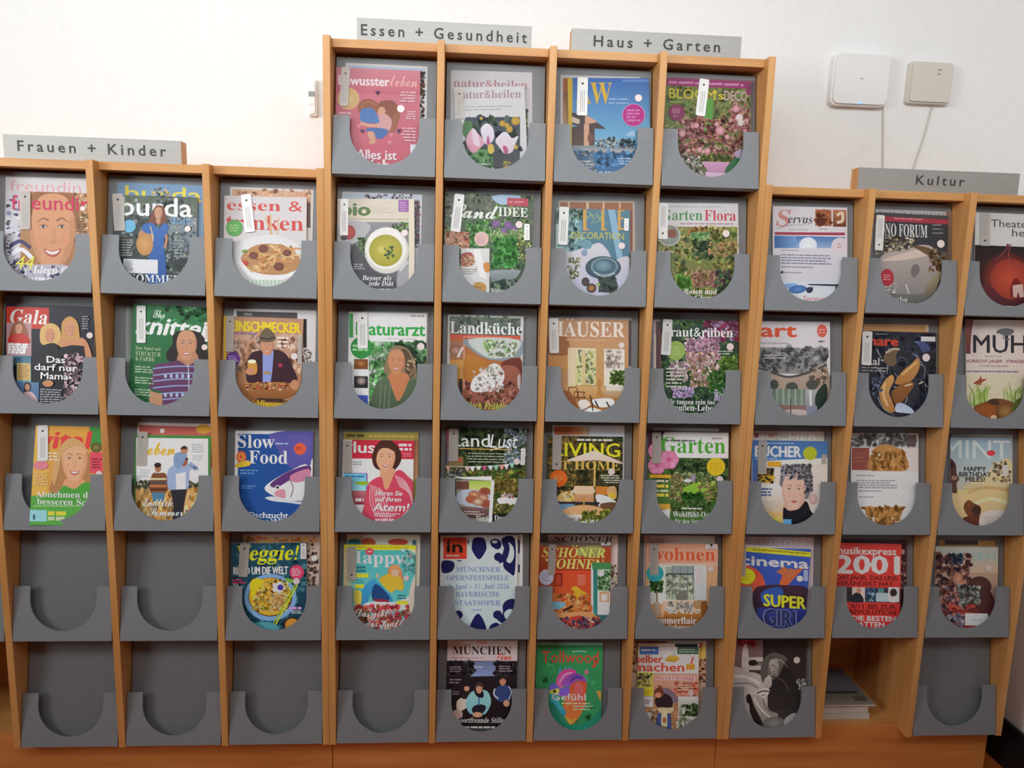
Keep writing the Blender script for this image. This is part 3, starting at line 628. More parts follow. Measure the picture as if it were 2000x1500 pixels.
def c_fish(A):
    A.bg('d6d6da'); A.h(1408, 113, 1826, 760, '1e4c8e', '24488c'); A.s([(1600, 113), (1826, 113), (1826, 330), (1700, 300), (1640, 200)], '54529a'); A.e(1790, 180, 90, 110, '6058a0', '54529a')
    A.T(1404, 195, 'Slow', 76, 'd8e6f0', w=222, f='sf'); A.T(1474, 288, 'Food', 76, 'd8e6f0', w=228, f='sf'); A.g(1630, 160, 1720, 182, 1, '9ab0d0', .4)
    A.e(1776, 202, 36, 36, 'd4583f'); A.g(1752, 190, 1800, 212, 2, 'a83a28'); A.e(1428, 250, 30, 36, 'd8603a'); A.e(1428, 250, 20, 24, 'e8904a'); A.e(1428, 250, 9, 11, 'd0502c'); A.s([(1400, 290), (1470, 270), (1478, 300), (1400, 312)], 'd8b03a')
    A.s([(1566, 432), (1620, 385), (1720, 330), (1826, 300), (1840, 480), (1760, 510), (1680, 500), (1600, 470)], 'd8d2dc'); A.s([(1600, 410), (1700, 340), (1826, 300), (1830, 350), (1730, 380), (1640, 430)], '5a3470'); A.s([(1720, 360), (1826, 320), (1830, 380), (1740, 400)], 'c07a98')
    A.s([(1625, 460), (1680, 440), (1690, 490), (1650, 500)], 'c88a98'); A.e(1643, 430, 14, 14, 'f0eef2'); A.e(1643, 430, 8, 8, '2a2030'); A.s([(1570, 490), (1640, 485), (1760, 515), (1826, 500), (1800, 530), (1700, 520), (1610, 510)], 'c8ccd8'); A.k([(1710, 380), (1735, 430), (1720, 490)], 5, '6a5a7a')
    A.g(1420, 320, 1530, 355, 2, '5a86bc'); A.g(1430, 415, 1520, 440, 2, '5a86bc'); A.t(1474, 610, 'Fischzucht', 34, 'd0e0ec', w=232, f='b'); A.t(1500, 648, 'statt Wild?', 34, 'd0e0ec', w=220, f='b')
mag(3, 4, 3, (1393, 94), (1854, 98), 'blue magazine in a clear sleeve with a large silver fish head', c_fish, c=.011)

# ======================= row 5, left rack
def c_bowl(A):
    A.bg('1e4654', '16344a'); A.n(1370, 90, 1820, 640, 60, ['1a3c4a', '2a5a68', '3a6a74', '16303e'], 16, 44); A.T(1388, 196, 'Veggie!', 84, 'eec81e', w=368, f='si', o=.015)
    A.t(1382, 280, 'RUND UM DIE WELT', 44, 'e6eaea', w=322, f='b'); A.g(1376, 305, 1458, 335, 2, 'c8385a'); A.t(1378, 358, '74', 24, 'e6eaea')
    A.e(1600, 415, 156, 140, '93b6dc', '6a92c8'); A.e(1600, 412, 130, 116, '3a3428'); A.e(1598, 410, 124, 112, 'b88a30', 'c49430'); A.n(1490, 310, 1710, 500, 130, ['e0b84a', 'a87420', '6a4a20', 'd8a038', 'c88a50', 'e8c878'], 8, 20)
    A.s([(1480, 330), (1520, 300), (1560, 320), (1520, 380), (1490, 420)], 'd8b020'); A.n(1600, 390, 1700, 490, 40, ['e0b888', 'c8a070', 'b08050'], 8, 15)
    for a in range(5): A.e(1648 + 22 * math.cos(a * 1.26), 355 + 20 * math.sin(a * 1.26), 17, 15, 'e0d8ec')
    A.e(1660, 355, 18, 17, '40308c'); A.k([(1760, 340), (1620, 595)], 9, 'a8c020'); A.k([(1748, 335), (1606, 590)], 7, '8aa82a'); A.s([(1680, 300), (1740, 310), (1720, 330)], '6a9a3a')
    A.e(1728, 578, 52, 50, '2a2624'); A.e(1730, 578, 42, 40, 'dc8c34', 'c47828'); A.g(1710, 468, 1790, 488, 1, 'b088c8', .8); A.g(1725, 490, 1795, 512, 2, 'a8b8c0')
    A.s([(1500, 570), (1600, 560), (1650, 600), (1560, 640)], '4a8a94'); A.e(1757, 265, 43, 43, 'd23a5c'); A.g(1728, 240, 1786, 290, 4, 'e89aa8'); A.tag(1452, 92, 1438, 292, 56, 0); A.tag(1797, 92, 1797, 186, 34, 1); A.st(1755, 318, 20)
mag(3, 5, 4, (1368, 96), (1816, 90), 'dark teal vegetarian magazine with a blue bowl and chopsticks', c_bowl)
mag(3, 5, 4, (1440, 40), (1895, 42), 'brown food magazine behind the blue bowl cover', plain(('bg', 'a8988c'), ('r', 1455, 55, 1880, 85, 'b08a68'), ('n', 1460, 55, 1870, 90, 24, ['d09040', 'c8784a', '8a6a50'], 8, 20), ('n', 1815, 100, 1882, 360, 26, ['5a4a48', '8a7a70', '3a2c2a', 'b09a88'], 10, 26), ('e', 1860, 182, 18, 18, 'e8d8d0')), c=.0065)
# ======================= tall rack, row 1
def c_couple(A):
    A.bg('d88292', 'c63e58'); A.r(228, 445, 885, 640, 'd98c98', 'd0647a'); A.T(246, 578, 'Bewusster', 72, 'f4e6ea', w=396, f='b'); A.T(648, 592, 'leben', 88, 'f2b4aa', w=212, f='sc', o=.02)
    A.e(322, 690, 86, 86, 'dfb678'); A.g(270, 660, 370, 720, 3, 'e8cc98'); A.g(245, 790, 375, 815, 1, 'e8b4b8')
    A.s([(400, 740), (440, 700), (500, 695), (560, 740), (540, 800), (410, 800), (398, 770)], '9a5638'); A.s([(560, 730), (610, 705), (680, 715), (720, 790), (715, 850), (680, 920), (640, 900), (590, 820)], '8f4c34'); A.s([(690, 800), (725, 820), (690, 930), (640, 980), (640, 900)], 'a05c3c')
    A.k([(420, 760), (470, 715), (540, 740)], 8, 'b87450'); A.e(582, 790, 30, 36, 'd8a080'); A.s([(560, 820), (610, 810), (660, 860), (640, 940), (560, 930), (540, 880)], 'd8a0a0')
    A.s([(420, 780), (470, 762), (520, 775), (560, 850), (550, 882), (430, 872), (412, 830)], '4a78b8'); A.k([(455, 780), (450, 860)], 4, '38609c'); A.k([(500, 780), (510, 865)], 4, '38609c')
    A.k([(415, 880), (480, 900), (560, 905)], 24, 'dca48c'); A.s([(465, 925), (540, 920), (620, 930), (628, 960), (590, 1000), (540, 1000), (520, 950), (470, 950)], '4068ac'); A.s([(470, 955), (520, 955), (535, 1030), (500, 1040)], 'd89c80'); A.e(500, 1035, 20, 10, 'd89c80')
    for x, y, r in ((552, 646, 18), (432, 946, 17), (718, 944, 18)): A.e(x - r * .4, y - 4, r * .6, r * .6, '4a1c50'); A.e(x + r * .4, y - 4, r * .6, r * .6, '4a1c50'); A.p([(x - r, y), (x + r, y), (x, y + r * 1.1)], '4a1c50')
    for x, y in ((645, 1035), (405, 908), (658, 975)): A.e(x - 8, y - 4, 12, 12, 'e08090'); A.e(x + 8, y - 4, 12, 12, 'e08090'); A.p([(x - 19, y), (x + 19, y), (x, y + 22)], 'e08090')
    A.g(715, 630, 850, 722, 4, 'eab8c0', al='r'); A.g(765, 785, 848, 858, 4, 'eebcc4', al='r'); A.g(735, 912, 848, 1030, 5, 'eab0ba', al='r'); A.t(388, 1160, 'Alles ist', 72, 'f4dce2', w=310); A.t(440, 1250, 'Liebe', 88, 'f4dce2', w=270); A.r(806, 1050, 880, 1135, 'e4e0e8')
    A.tag(304, 448, 286, 752, 66, 0); A.st(732, 772, 30)
mag(4, 1, 5, (226, 445), (883, 472), 'pink magazine with a drawn hugging couple forming a heart', c_couple)
mag(4, 1, 5, (300, 410), (940, 440), 'white framed magazine just behind the pink heart cover', plain(('bg', 'd8d6d4'), ('r', 318, 430, 920, 520, 'b4c4dc', 'a8bcd8'), ('n', 884, 480, 916, 850, 30, ['7a4030', '2a2024', 'b88a60', '5a6a80'], 10, 26)), c=.0065)
def c_magnolia(A):
    A.bg('dcdadc'); A.T(1166, 690, 'natur&heilen', 62, 'b0909c', w=505, f='sf'); A.g(1235, 742, 1635, 790, 2, 'b8b4b8', .35); A.g(1180, 700, 1205, 840, 10, '9a9a9a')
    A.r(1235, 838, 1662, 1400, '2c3848', '2a3038', sl=-.01); A.n(1235, 840, 1662, 1300, 60, ['26303e', '3a4a60', '35502f', '1c222c', '4a5a50'], 20, 60)
    for x, y, r in ((1525, 885, 24), (1628, 865, 34), (1580, 930, 26), (1560, 900, 20), (1360, 845, 14), (1630, 1070, 18)): A.e(x, y, r, r, 'd0a82a', 'b88f24')
    A.s([(1225, 880), (1280, 870), (1290, 920), (1240, 990), (1215, 960)], '3f7a38'); A.s([(1240, 1120), (1340, 1090), (1430, 1100), (1400, 1200), (1280, 1180)], '4a8a40'); A.n(1220, 1100, 1480, 1260, 40, ['3f7a38', '2f5f2c', '5a9a4a'], 14, 34)
    A.s([(1240, 1010), (1290, 925), (1330, 960), (1385, 1030), (1350, 1080), (1300, 1118), (1260, 1080)], 'e0b4c4', 'd890a8'); A.s([(1290, 925), (1330, 960), (1350, 1060), (1300, 1040)], 'e8d0dc')
    A.s([(1370, 1000), (1355, 930), (1400, 885), (1450, 920), (1460, 1000), (1420, 1050), (1385, 1040)], 'ece6f0', 'e0ccdc'); A.s([(1400, 1040), (1412, 980), (1428, 1040), (1415, 1060)], 'b84a90')
    A.s([(1470, 1020), (1520, 960), (1560, 955), (1600, 1000), (1650, 985), (1620, 1060), (1600, 1110), (1540, 1120), (1500, 1070)], 'e8e2ec', 'dcc4d4'); A.s([(1530, 1060), (1560, 1070), (1570, 1115), (1540, 1118)], 'b84a80')
    A.s([(1410, 1060), (1450, 1050), (1460, 1110), (1420, 1120)], 'd8b43a'); A.n(1500, 1180, 1590, 1260, 14, ['d8b440', 'c89a30', '6a8a3a'], 8, 22); A.r(1450, 1110, 1530, 1230, '1c2024'); A.t(1380, 1262, 'gluten', 20, 'dfe4e0', w=95, f='it'); A.g(1320, 1195, 1440, 1215, 1, 'b8c8b8')
    A.tag(1188, 620, 1188, 850, 66, 0)
mag(5, 1, 5, (1143, 602), (1697, 594), 'white health magazine with pink and white magnolia flowers', c_magnolia, c=.0165)
mag(5, 1, 5, (1122, 468), (1757, 486), 'white magazine with faded red title behind the magnolia cover', plain(('bg', 'd6d2d4'), ('T', 1142, 598, 'natur&heilen', 62, 'b88690', 580, 'sf'), ('r', 1690, 770, 1722, 1300, '2f4a30'), ('n', 1690, 780, 1722, 1200, 20, ['5a7a30', 'c8a830', '1f2a20'], 10, 22)), c=.0065)
def c_pool(A):
    A.bg('3f70bc', '3a86b8'); A.r(190, 490, 240, 1400, 'ddb81e'); A.r(232, 490, 840, 1000, '3d6ebc', '74b8dc'); A.r(620, 500, 830, 520, '6a94d0')
    A.T(258, 688, 'AW', 164, 'e4b83a', w=282, f='sf'); A.g(515, 638, 690, 702, 2, '9ab8e0', .4)
    A.p([(228, 760), (330, 770), (430, 840), (495, 888), (400, 885), (300, 880), (228, 850)], '4a3638'); A.p([(330, 770), (430, 835), (380, 845), (330, 850)], 'dca488'); A.p([(228, 790), (290, 815), (285, 850), (228, 835)], 'd8c8b0')
    A.r(228, 870, 405, 1030, '4a3230', '5a4038'); A.r(322, 850, 362, 1040, 'dca88a'); A.e(372, 960, 22, 40, '7a4a38'); A.r(228, 1018, 720, 1060, '8a94a0'); A.r(405, 960, 620, 1030, '8ab4cc', '6a94b0')
    A.n(410, 970, 620, 1030, 30, ['e0dcc8', '3a3438', 'a8d0e0', '5a5a60'], 8, 18); A.n(600, 970, 720, 1030, 24, ['2a3a4a', '3a4a4a', '1f2a38'], 8, 22); A.e(555, 965, 10, 22, '1c1c22'); A.e(520, 965, 12, 16, '1c1c22'); A.p([(640, 940), (690, 905), (720, 900), (725, 950)], 'a8ccec')
    A.r(225, 1055, 720, 1400, '1f5a8c', '2a78b4'); A.p([(310, 1040), (720, 1050), (690, 1075), (320, 1070)], 'a8a8ac'); A.n(230, 1060, 410, 1220, 30, ['8a8f94', '5a6a70', '3a4a5a', 'a8a8a0'], 10, 34, .6); A.n(400, 1070, 720, 1180, 30, ['3a86c0', '1a4a78', '4a9ad0'], 12, 34, 1.4)
    A.t(388, 1255, 'THE BEST', 34, 'dce8f4', w=190, f='b'); A.g(290, 1130, 400, 1200, 3, 'b4bcc0'); A.g(590, 1110, 700, 1170, 3, 'a8c8e4')
    A.e(709, 781, 90, 90, 'e0a8d8'); A.e(709, 781, 85, 85, 'c4208e'); A.g(655, 730, 765, 835, 4, 'dc80bc'); A.tag(312, 488, 305, 785, 82, 1); A.st(747, 648, 28)
mag(6, 1, 6, (192, 488), (828, 492), 'blue architecture magazine with a house by a swimming pool', c_pool)
mag(6, 1, 6, (138, 464), (764, 482), 'pale framed magazine with orange strip left of the pool cover', plain(('bg', 'cfcccc'), ('r', 158, 490, 200, 600, 'b0603a'), ('r', 158, 600, 200, 860, '8a5a3a', 'b89060')), c=.0065)
def c_blooms(A):
    A.bg('7a8446', '5a6a38'); A.n(960, 540, 1630, 1150, 150, ['8a8a4a', '6a7a3a', 'a09a58', '556030', '7a9a50'], 20, 50); A.r(950, 488, 1640, 546, 'a23c74'); A.g(985, 500, 1600, 545, 1, 'd890b8', .4); A.r(1590, 540, 1640, 620, '8a3a60')
    A.r(1235, 650, 1330, 920, '62aa48', '58a040'); A.n(1060, 800, 1610, 1130, 170, ['a4564e', 'd8948a', '7a3636', '5a2a2a', 'c47a60', 'e0b0a0', 'b86a70', '8a5a3a'], 14, 38)
    A.n(1460, 680, 1610, 900, 30, ['d49a98', 'e4b4ac', 'c07a78', 'a85a58'], 16, 40); A.n(1060, 830, 1240, 960, 24, ['c88a8e', 'a85a60', '6a2a34'], 14, 36)
    for x, y, r in ((1385, 900, 36), (1225, 1050, 22), (1285, 1058, 24), (1440, 950, 20), (1360, 850, 20), (1200, 860, 22), (1090, 925, 26), (1510, 730, 30)): A.e(x, y, r, r, 'ecc0c4', 'cc8088')
    A.T(988, 646, 'BLOOM', 76, 'e0ce3e', w=360, f='ss', o=.02); A.T(1345, 655, "'s", 60, 'e0ce3e', w=70, f='b'); A.T(1418, 664, 'DECO', 74, 'dcb4b8', w=178, f='ss', o=.03); A.g(990, 665, 1130, 690, 1, 'a0a850'); A.e(1045, 760, 64, 64, '8c305c'); A.t(1010, 768, '88', 44, 'c07a98', w=60, f='b'); A.g(1020, 775, 1075, 800, 1, 'c07a98')
    A.n(1060, 1080, 1250, 1280, 46, ['e0dcd0', 'b8b0a0', '6a5a48', 'd0c8bc', '4a4638'], 14, 32); A.n(1225, 1090, 1480, 1150, 40, ['7a8a3a', '5a6a2a', '9aa048'], 10, 26, 1.6); A.p([(1240, 1142), (1480, 1148), (1430, 1225), (1290, 1222)], 'dca4c6', 'd090b8'); A.r(1270, 1222, 1450, 1400, 'e4bcd8'); A.t(1180, 1278, 'DECO', 38, 'c89098', w=90, f='b')
    A.s([(1420, 1220), (1480, 1130), (1545, 1100), (1540, 1180), (1470, 1240)], '1f6a3a'); A.s([(1500, 1070), (1555, 1050), (1555, 1110), (1510, 1110)], 'b8a4c4'); A.e(1535, 800, 28, 28, 'ecdcdc'); A.e(1545, 840, 22, 26, 'e8dcd8'); A.tag(1262, 500, 1228, 788, 76, 1)
mag(7, 1, 6, (956, 486), (1628, 515), 'flower magazine with pink blossoms in a pink pot', c_blooms)
mag(7, 1, 6, (1010, 478), (1662, 508), 'dark clear-sleeved sheet just right of the pink blossom cover', plain(('bg', '8a6a74', '7a7478'), ('r', 1625, 520, 1655, 900, '6f6468', '77787c')), c=.0065, group='magazines in the rack pockets')

# ======================= tall rack, row 2
def c_soup(A):
    A.bg('ded2c0', 'dccfbc'); A.T(205, 306, 'bio', 106, '4f7426', w=240, f='b', o=.06); A.g(450, 235, 660, 290, 3, 'c8bca4', .3); A.g(265, 325, 770, 350, 1, 'c0b49c', .35)
    A.r(688, 175, 776, 276, '9c5aa6'); A.g(698, 190, 766, 270, 4, 'c090c8'); A.r(195, 362, 778, 1050, '8c8a8e', '44444a'); A.s([(195, 370), (400, 365), (450, 420), (360, 520), (195, 560)], 'b4b2b6'); A.s([(300, 560), (400, 660), (480, 780), (660, 860), (660, 1000), (300, 1000)], '4a484e')
    A.n(640, 365, 778, 440, 18, ['6a9a3a', '8ab84a', '3a3a34', '4a5a2c'], 10, 26); A.s([(690, 760), (778, 680), (778, 960), (680, 930)], 'a8a6aa'); A.k([(700, 780), (770, 700)], 14, 'dcdadc'); A.e(268, 452, 56, 62, 'c0392a', 'a02c22'); A.e(225, 500, 30, 20, '2f2a28'); A.n(350, 500, 420, 640, 18, ['4a6a2a', '5a7a34', '38502a'], 10, 24)
    A.e(588, 605, 188, 198, 'ece8e2', 'dcd6d0'); A.e(584, 590, 172, 176, 'f2eee8'); A.e(580, 606, 142, 136, 'c6ba38', 'a8a01e'); A.e(545, 600, 40, 36, 'd8cc70', 'c4b83c')
    for i in range(26): a = A.rnd.random() * 6.3; d = A.rnd.random() * 70; A.e(612 + d * math.cos(a) * .7, 630 + d * math.sin(a), 12, 7, A.rnd.choice(['3a5a1c', '567a28', '2a4414']), rot=A.rnd.uniform(0, 180))
    A.r(776, 170, 824, 1050, 'e6dac4'); A.t(380, 858, 'Besser als', 40, 'f0eef0', w=245, f='si'); A.t(428, 905, 'jede Diät', 40, 'f0eef0', w=215, f='si'); A.g(450, 925, 650, 950, 1, 'd0ced0'); A.g(310, 715, 410, 770, 3, 'b0aeb2'); A.tag(230, 168, 226, 478, 68, 1); A.st(742, 456, 28)
mag(4, 2, 7, (170, 165), (822, 170), 'cream magazine with a white bowl of green soup', c_soup)
mag(4, 2, 7, (212, 104), (890, 132), 'bluish magazine edge behind the green soup cover', plain(('bg', 'c4c6cc'), ('r', 230, 122, 870, 165, 'b0b8c8'), ('n', 400, 130, 800, 165, 16, ['d0a090', '4a3a44', '6a6078'], 10, 26), ('r', 820, 180, 868, 580, '5a4a58', '3a3a48'), ('n', 825, 190, 866, 570, 20, ['8a3a40', '3a3444', '9aa4b8'], 10, 24)), c=.0065)
def c_herbs(A):
    A.bg('46583c', '2f4a34'); A.n(1085, 110, 1830, 1020, 220, ['4a6a3a', '35502f', '5f8a48', '7aa058', '2a3f2a', '8a9a58', '3f7a3f'], 18, 48); A.r(1090, 130, 1500, 300, '55604a', '4f5a44'); A.n(1090, 120, 1500, 330, 40, ['6a7058', '4a543e', '7a8060', '3a4430'], 16, 40); A.s([(1480, 150), (1600, 130), (1720, 140), (1700, 190), (1560, 215)], 'a8c0dc')
    A.r(1612, 158, 1790, 226, 'b8324c'); A.g(1625, 172, 1780, 212, 1, 'd87a88', .4); A.T(1128, 322, 'Land', 112, 'eeeee8', w=410, f='sc', o=.025); A.T(1536, 312, 'IDEE', 76, 'eeeee8', w=250, f='sf')
    for x, y, r in ((1515, 378, 34), (1620, 390, 34), (1665, 425, 30), (1580, 440, 28)): A.e(x, y, r, r * .9, '8a5a98', '6a4080'); A.n(x - r, y - r, x + r, y + r, 12, ['a87ab8', '704a88'], 4, 9)
    A.n(1470, 440, 1760, 520, 40, ['a8c878', '7aa858', 'c0d890'], 10, 26, 1.4); A.n(1500, 500, 1700, 740, 90, ['3fa03c', '62c050', '2a7a30', '4ab044'], 14, 38); A.n(1700, 480, 1810, 700, 40, ['6a7a3a', 'c8c878', '4a5a2c'], 10, 26); A.n(1290, 350, 1450, 570, 40, ['58a048', '7ac060', '3f7a3a'], 16, 40)
    A.s([(1460, 780), (1700, 770), (1715, 800), (1660, 850), (1500, 860)], '98a0a4', '7a848a'); A.n(1465, 860, 1720, 1000, 40, ['3a5a40', '6a8078', '2a4030', '88948c'], 14, 38); A.t(1470, 960, 'Blühende', 34, 'dfe8dc', w=170, f='it')
    A.r(1085, 440, 1285, 585, 'c48c68'); A.n(1090, 445, 1285, 580, 26, ['d8a080', 'b0583c', 'e0b898', '9a6a48'], 14, 34, .7); A.e(1393, 508, 62, 62, 'e2bab2'); A.g(1350, 475, 1436, 545, 4, 'c8909a', .35)
    A.r(1218, 588, 1460, 1100, 'e0dedc', 'd8d6d4', sl=0); A.s([(1222, 640), (1290, 620), (1325, 650), (1330, 720), (1250, 745), (1220, 720)], 'a84a38'); A.n(1222, 640, 1330, 740, 26, ['d8b088', '8a3a2a', 'e0c8a0', 'b86a48'], 9, 22, .6); A.p([(1325, 600), (1380, 595), (1440, 850), (1380, 830)], 'f2f0f0'); A.s([(1410, 720), (1458, 710), (1458, 790), (1420, 780)], 'd88a3a'); A.g(1225, 755, 1360, 810, 3, 'a09a98'); A.e(1375, 925, 60, 52, 'cfa058', 'bf8a40'); A.n(1320, 880, 1425, 970, 26, ['dcb470', 'b88038'], 6, 12)
    A.tag(1208, 128, 1170, 448, 84, 1); A.tag(1778, 382, 1778, 520, 46, 1); A.st(1712, 388, 30)
mag(5, 2, 7, (1084, 112), (1828, 142), 'country magazine with green herbs in a pot and purple alliums', c_herbs)
def c_plate(A):
    A.bg('4a7c92', '40708a'); A.h(195, 160, 420, 620, 'a8c8c4', '5a8c9c'); A.n(200, 160, 420, 560, 30, ['8ab4b4', '7aa8ac', 'a0c4c0', '6a98a0'], 26, 60); A.n(330, 170, 440, 260, 14, ['5a7a68', '48685a'], 14, 30); A.p([(640, 165), (700, 165), (770, 600), (720, 600)], '8ab4d0')
    for x0, x1 in ((430, 458), (585, 610), (724, 748)): A.r(x0, 170, x1, 346, 'd9a23e')
    for y in (172, 240, 330): A.k([(724, y + 4), (776, y + 6)], 14, 'd9a23e')
    A.k([(430, 342), (480, 342)], 12, 'd9a23e'); A.k([(585, 342), (632, 342)], 12, 'd9a23e')
    for pts in ([(440, 260), (500, 220), (560, 240)], [(480, 190), (520, 250), (500, 290)], [(540, 200), (580, 260), (640, 290)], [(600, 200), (560, 270), (520, 280)]): A.k(pts, 9, 'a8b860', 3)
    A.T(330, 415, 'DECORATION', 56, 'c2bc52', w=446, f='ss', o=.03)
    A.s([(195, 560), (330, 530), (480, 480), (570, 455), (640, 520), (690, 600), (830, 590), (840, 1000), (195, 1000)], 'd6d2d8', 'b8b8d8'); A.e(460, 470, 46, 40, '6a9aa8'); A.e(440, 540, 26, 30, '8a9ab8')
    A.n(300, 580, 400, 760, 30, ['d8d0a8', '8a9068', 'b8b890', '4a5a4a', 'e0dcc8'], 10, 28); A.k([(345, 580), (350, 640)], 14, '2f3a38', 2)
    A.e(600, 665, 152, 98, '34586c', '2a4858'); A.e(610, 655, 118, 78, '9ab0b8', '6a8a98'); A.e(612, 655, 98, 64, '4a7080', '3a5a6c'); A.e(600, 650, 70, 46, '7aa0ac', '557c8c'); A.k([(520, 700), (600, 740), (700, 710)], 12, 'b8c8cc')
    A.s([(580, 760), (680, 740), (720, 800), (700, 870), (580, 870), (560, 820)], '30403c', '26322f'); A.n(560, 740, 720, 880, 20, ['3a4f44', '26302c', '50665a'], 12, 30); A.e(450, 785, 34, 38, '4a3a34', '2f2826'); A.e(500, 838, 42, 40, '3a2e28'); A.e(500, 838, 28, 26, 'c08438', '8a5420'); A.e(555, 808, 18, 14, 'a8b868')
    A.t(440, 935, 'IN HOLZ', 44, 'eceaf4', w=260, f='b'); A.tag(268, 150, 255, 472, 82, 1); A.tag(797, 248, 795, 352, 38, 1); A.st(757, 480, 28)
mag(6, 2, 8, (200, 158), (828, 176), 'teal decoration magazine with a laid table and round plates', c_plate)
mag(6, 2, 8, (222, 94), (867, 100), 'rust brown magazine behind the teal laid table cover', plain(('bg', 'b8a898'), ('r', 234, 108, 850, 300, '9c5c32'), ('r', 300, 108, 316, 165, 'd8b890'), ('r', 455, 108, 478, 165, 'd8b890'), ('r', 595, 108, 612, 165, 'd8b890'), ('r', 735, 108, 748, 165, 'd8b890'), ('r', 828, 180, 850, 560, '8a4a30')), c=.0065)
def c_shrubs(A):
    A.bg('dedada'); A.T(1098, 260, 'Garten', 88, '4c9450', w=345, f='sf'); A.T(1460, 264, 'Flora', 88, 'cc3c58', w=268, f='sf'); A.g(1250, 280, 1715, 302, 1, 'b08a94', .45); A.g(1160, 130, 1720, 160, 1, 'c4c0c2', .3)
    A.r(1050, 316, 1740, 1100, '8a8238', '4a6a30'); A.n(1050, 325, 1735, 1000, 260, ['a89a4a', '7a8a3c', '5a7a34', 'b8a860', '3f5a28', '8aa04a', '6a8a3a', 'c4b070'], 18, 46); A.n(1330, 320, 1480, 380, 16, ['b8862a', 'a87424', '8a6a20'], 14, 34)
    A.n(1360, 430, 1520, 560, 24, ['2f4a24', '3a5a2a', '4a6a30'], 20, 46); A.n(1350, 370, 1500, 430, 20, ['7ab06a', '8ac07a'], 12, 28); A.n(1500, 450, 1730, 560, 34, ['c09a58', 'b89060', 'a8a050'], 14, 34); A.n(1330, 690, 1560, 830, 60, ['c48a74', 'd0a088', 'b87a68', '9a7a50'], 12, 30); A.n(1230, 740, 1340, 840, 30, ['7ab83c', '5a9a30', '8ac850'], 14, 34, 1.5); A.n(1540, 680, 1700, 900, 40, ['3f6a34', '5a3a44', '8a4a5c', '2a4a28', '5a8a50'], 14, 36)
    A.e(1160, 388, 96, 92, 'd8d6d0'); A.e(1160, 388, 88, 84, 'a8aaa0', '8a9088'); A.s([(1150, 350), (1210, 340), (1220, 400), (1160, 410)], '8a4c38'); A.g(1060, 515, 1220, 550, 1, 'd0ccb8', .5)
    A.t(1280, 888, 'Rosen und', 44, 'f2efe8', w=280, f='si'); A.t(1372, 942, 'Clematis', 44, 'f2efe8', w=260, f='si'); A.tag(1110, 116, 1104, 424, 80, 1, -1); A.st(1642, 376, 30)
mag(7, 2, 8, (1062, 114), (1746, 118), 'garden magazine with white title band over yellow green shrubs', c_shrubs)

# ======================= tall rack, row 3
def c_arzt(A):
    A.bg('e0dede'); A.r(235, 100, 272, 315, '3f9450'); A.T(300, 290, 'Naturarzt', 112, '2fa246', w=608, f='b', o=.0); A.g(780, 112, 905, 135, 1, '9a9a9c', .6); A.g(570, 315, 900, 335, 1, 'c0bcbe', .4)
    A.r(405, 350, 920, 1100, '6aa868', '3a5a3c', sl=.01); A.n(410, 360, 640, 900, 60, ['8ac880', 'c8dcc4', '5aa858', 'e0ece0', '70b868'], 30, 80); A.n(640, 360, 920, 620, 50, ['3a5a40', '2f4a36', '4a6a48', '5a7a50'], 26, 60); A.r(235, 350, 408, 520, 'e0e4de')
    A.s([(580, 470), (610, 410), (670, 385), (750, 410), (810, 500), (830, 600), (820, 690), (740, 690), (600, 640), (560, 640), (545, 580)], '8a7458'); A.s([(700, 420), (760, 440), (800, 560), (790, 660), (740, 640), (730, 520)], '5a4636'); A.n(740, 500, 830, 680, 16, ['a89070', '6a5440', 'b8a480'], 10, 22)
    A.s([(590, 640), (640, 620), (740, 630), (770, 700), (700, 880), (640, 870), (580, 700)], 'c47e54'); A.s([(480, 720), (560, 670), (590, 690), (640, 830), (670, 880), (720, 810), (770, 690), (830, 700), (860, 1000), (400, 1000), (430, 860)], '5c6c52', '465440')
    for x in (520, 560, 600): A.k([(x, 720), (x - 15, 940)], 8, '74846a')
    A.face(656, 530, 78, 108, 'c98c66', '8a7458')
    A.e(345, 405, 96, 98, '2f8a3e'); A.g(265, 370, 425, 440, 2, '9ad09c'); A.r(280, 505, 402, 595, '7a4a24'); A.e(340, 545, 44, 30, 'b8743c', '7a4a24'); A.r(278, 595, 408, 655, 'dcdcdc'); A.r(280, 658, 402, 762, '26242c'); A.e(345, 700, 44, 36, 'b8a49a', '5a4a48'); A.r(278, 762, 408, 825, 'dcdcdc'); A.r(278, 825, 406, 1100, '3c56ac'); A.k([(408, 500), (408, 1000)], 7, 'e4e2e2')
    A.tag(353, 92, 358, 412, 90, 1); A.st(872, 395, 33)
mag(4, 3, 9, (233, 90), (926, 102), 'green titled health magazine with a smiling woman outdoors', c_arzt)
mag(4, 3, 9, (238, 76), (940, 92), 'light sleeve sheet standing behind the smiling woman outdoors', plain(('bg', 'b8babc'),), c=.006)
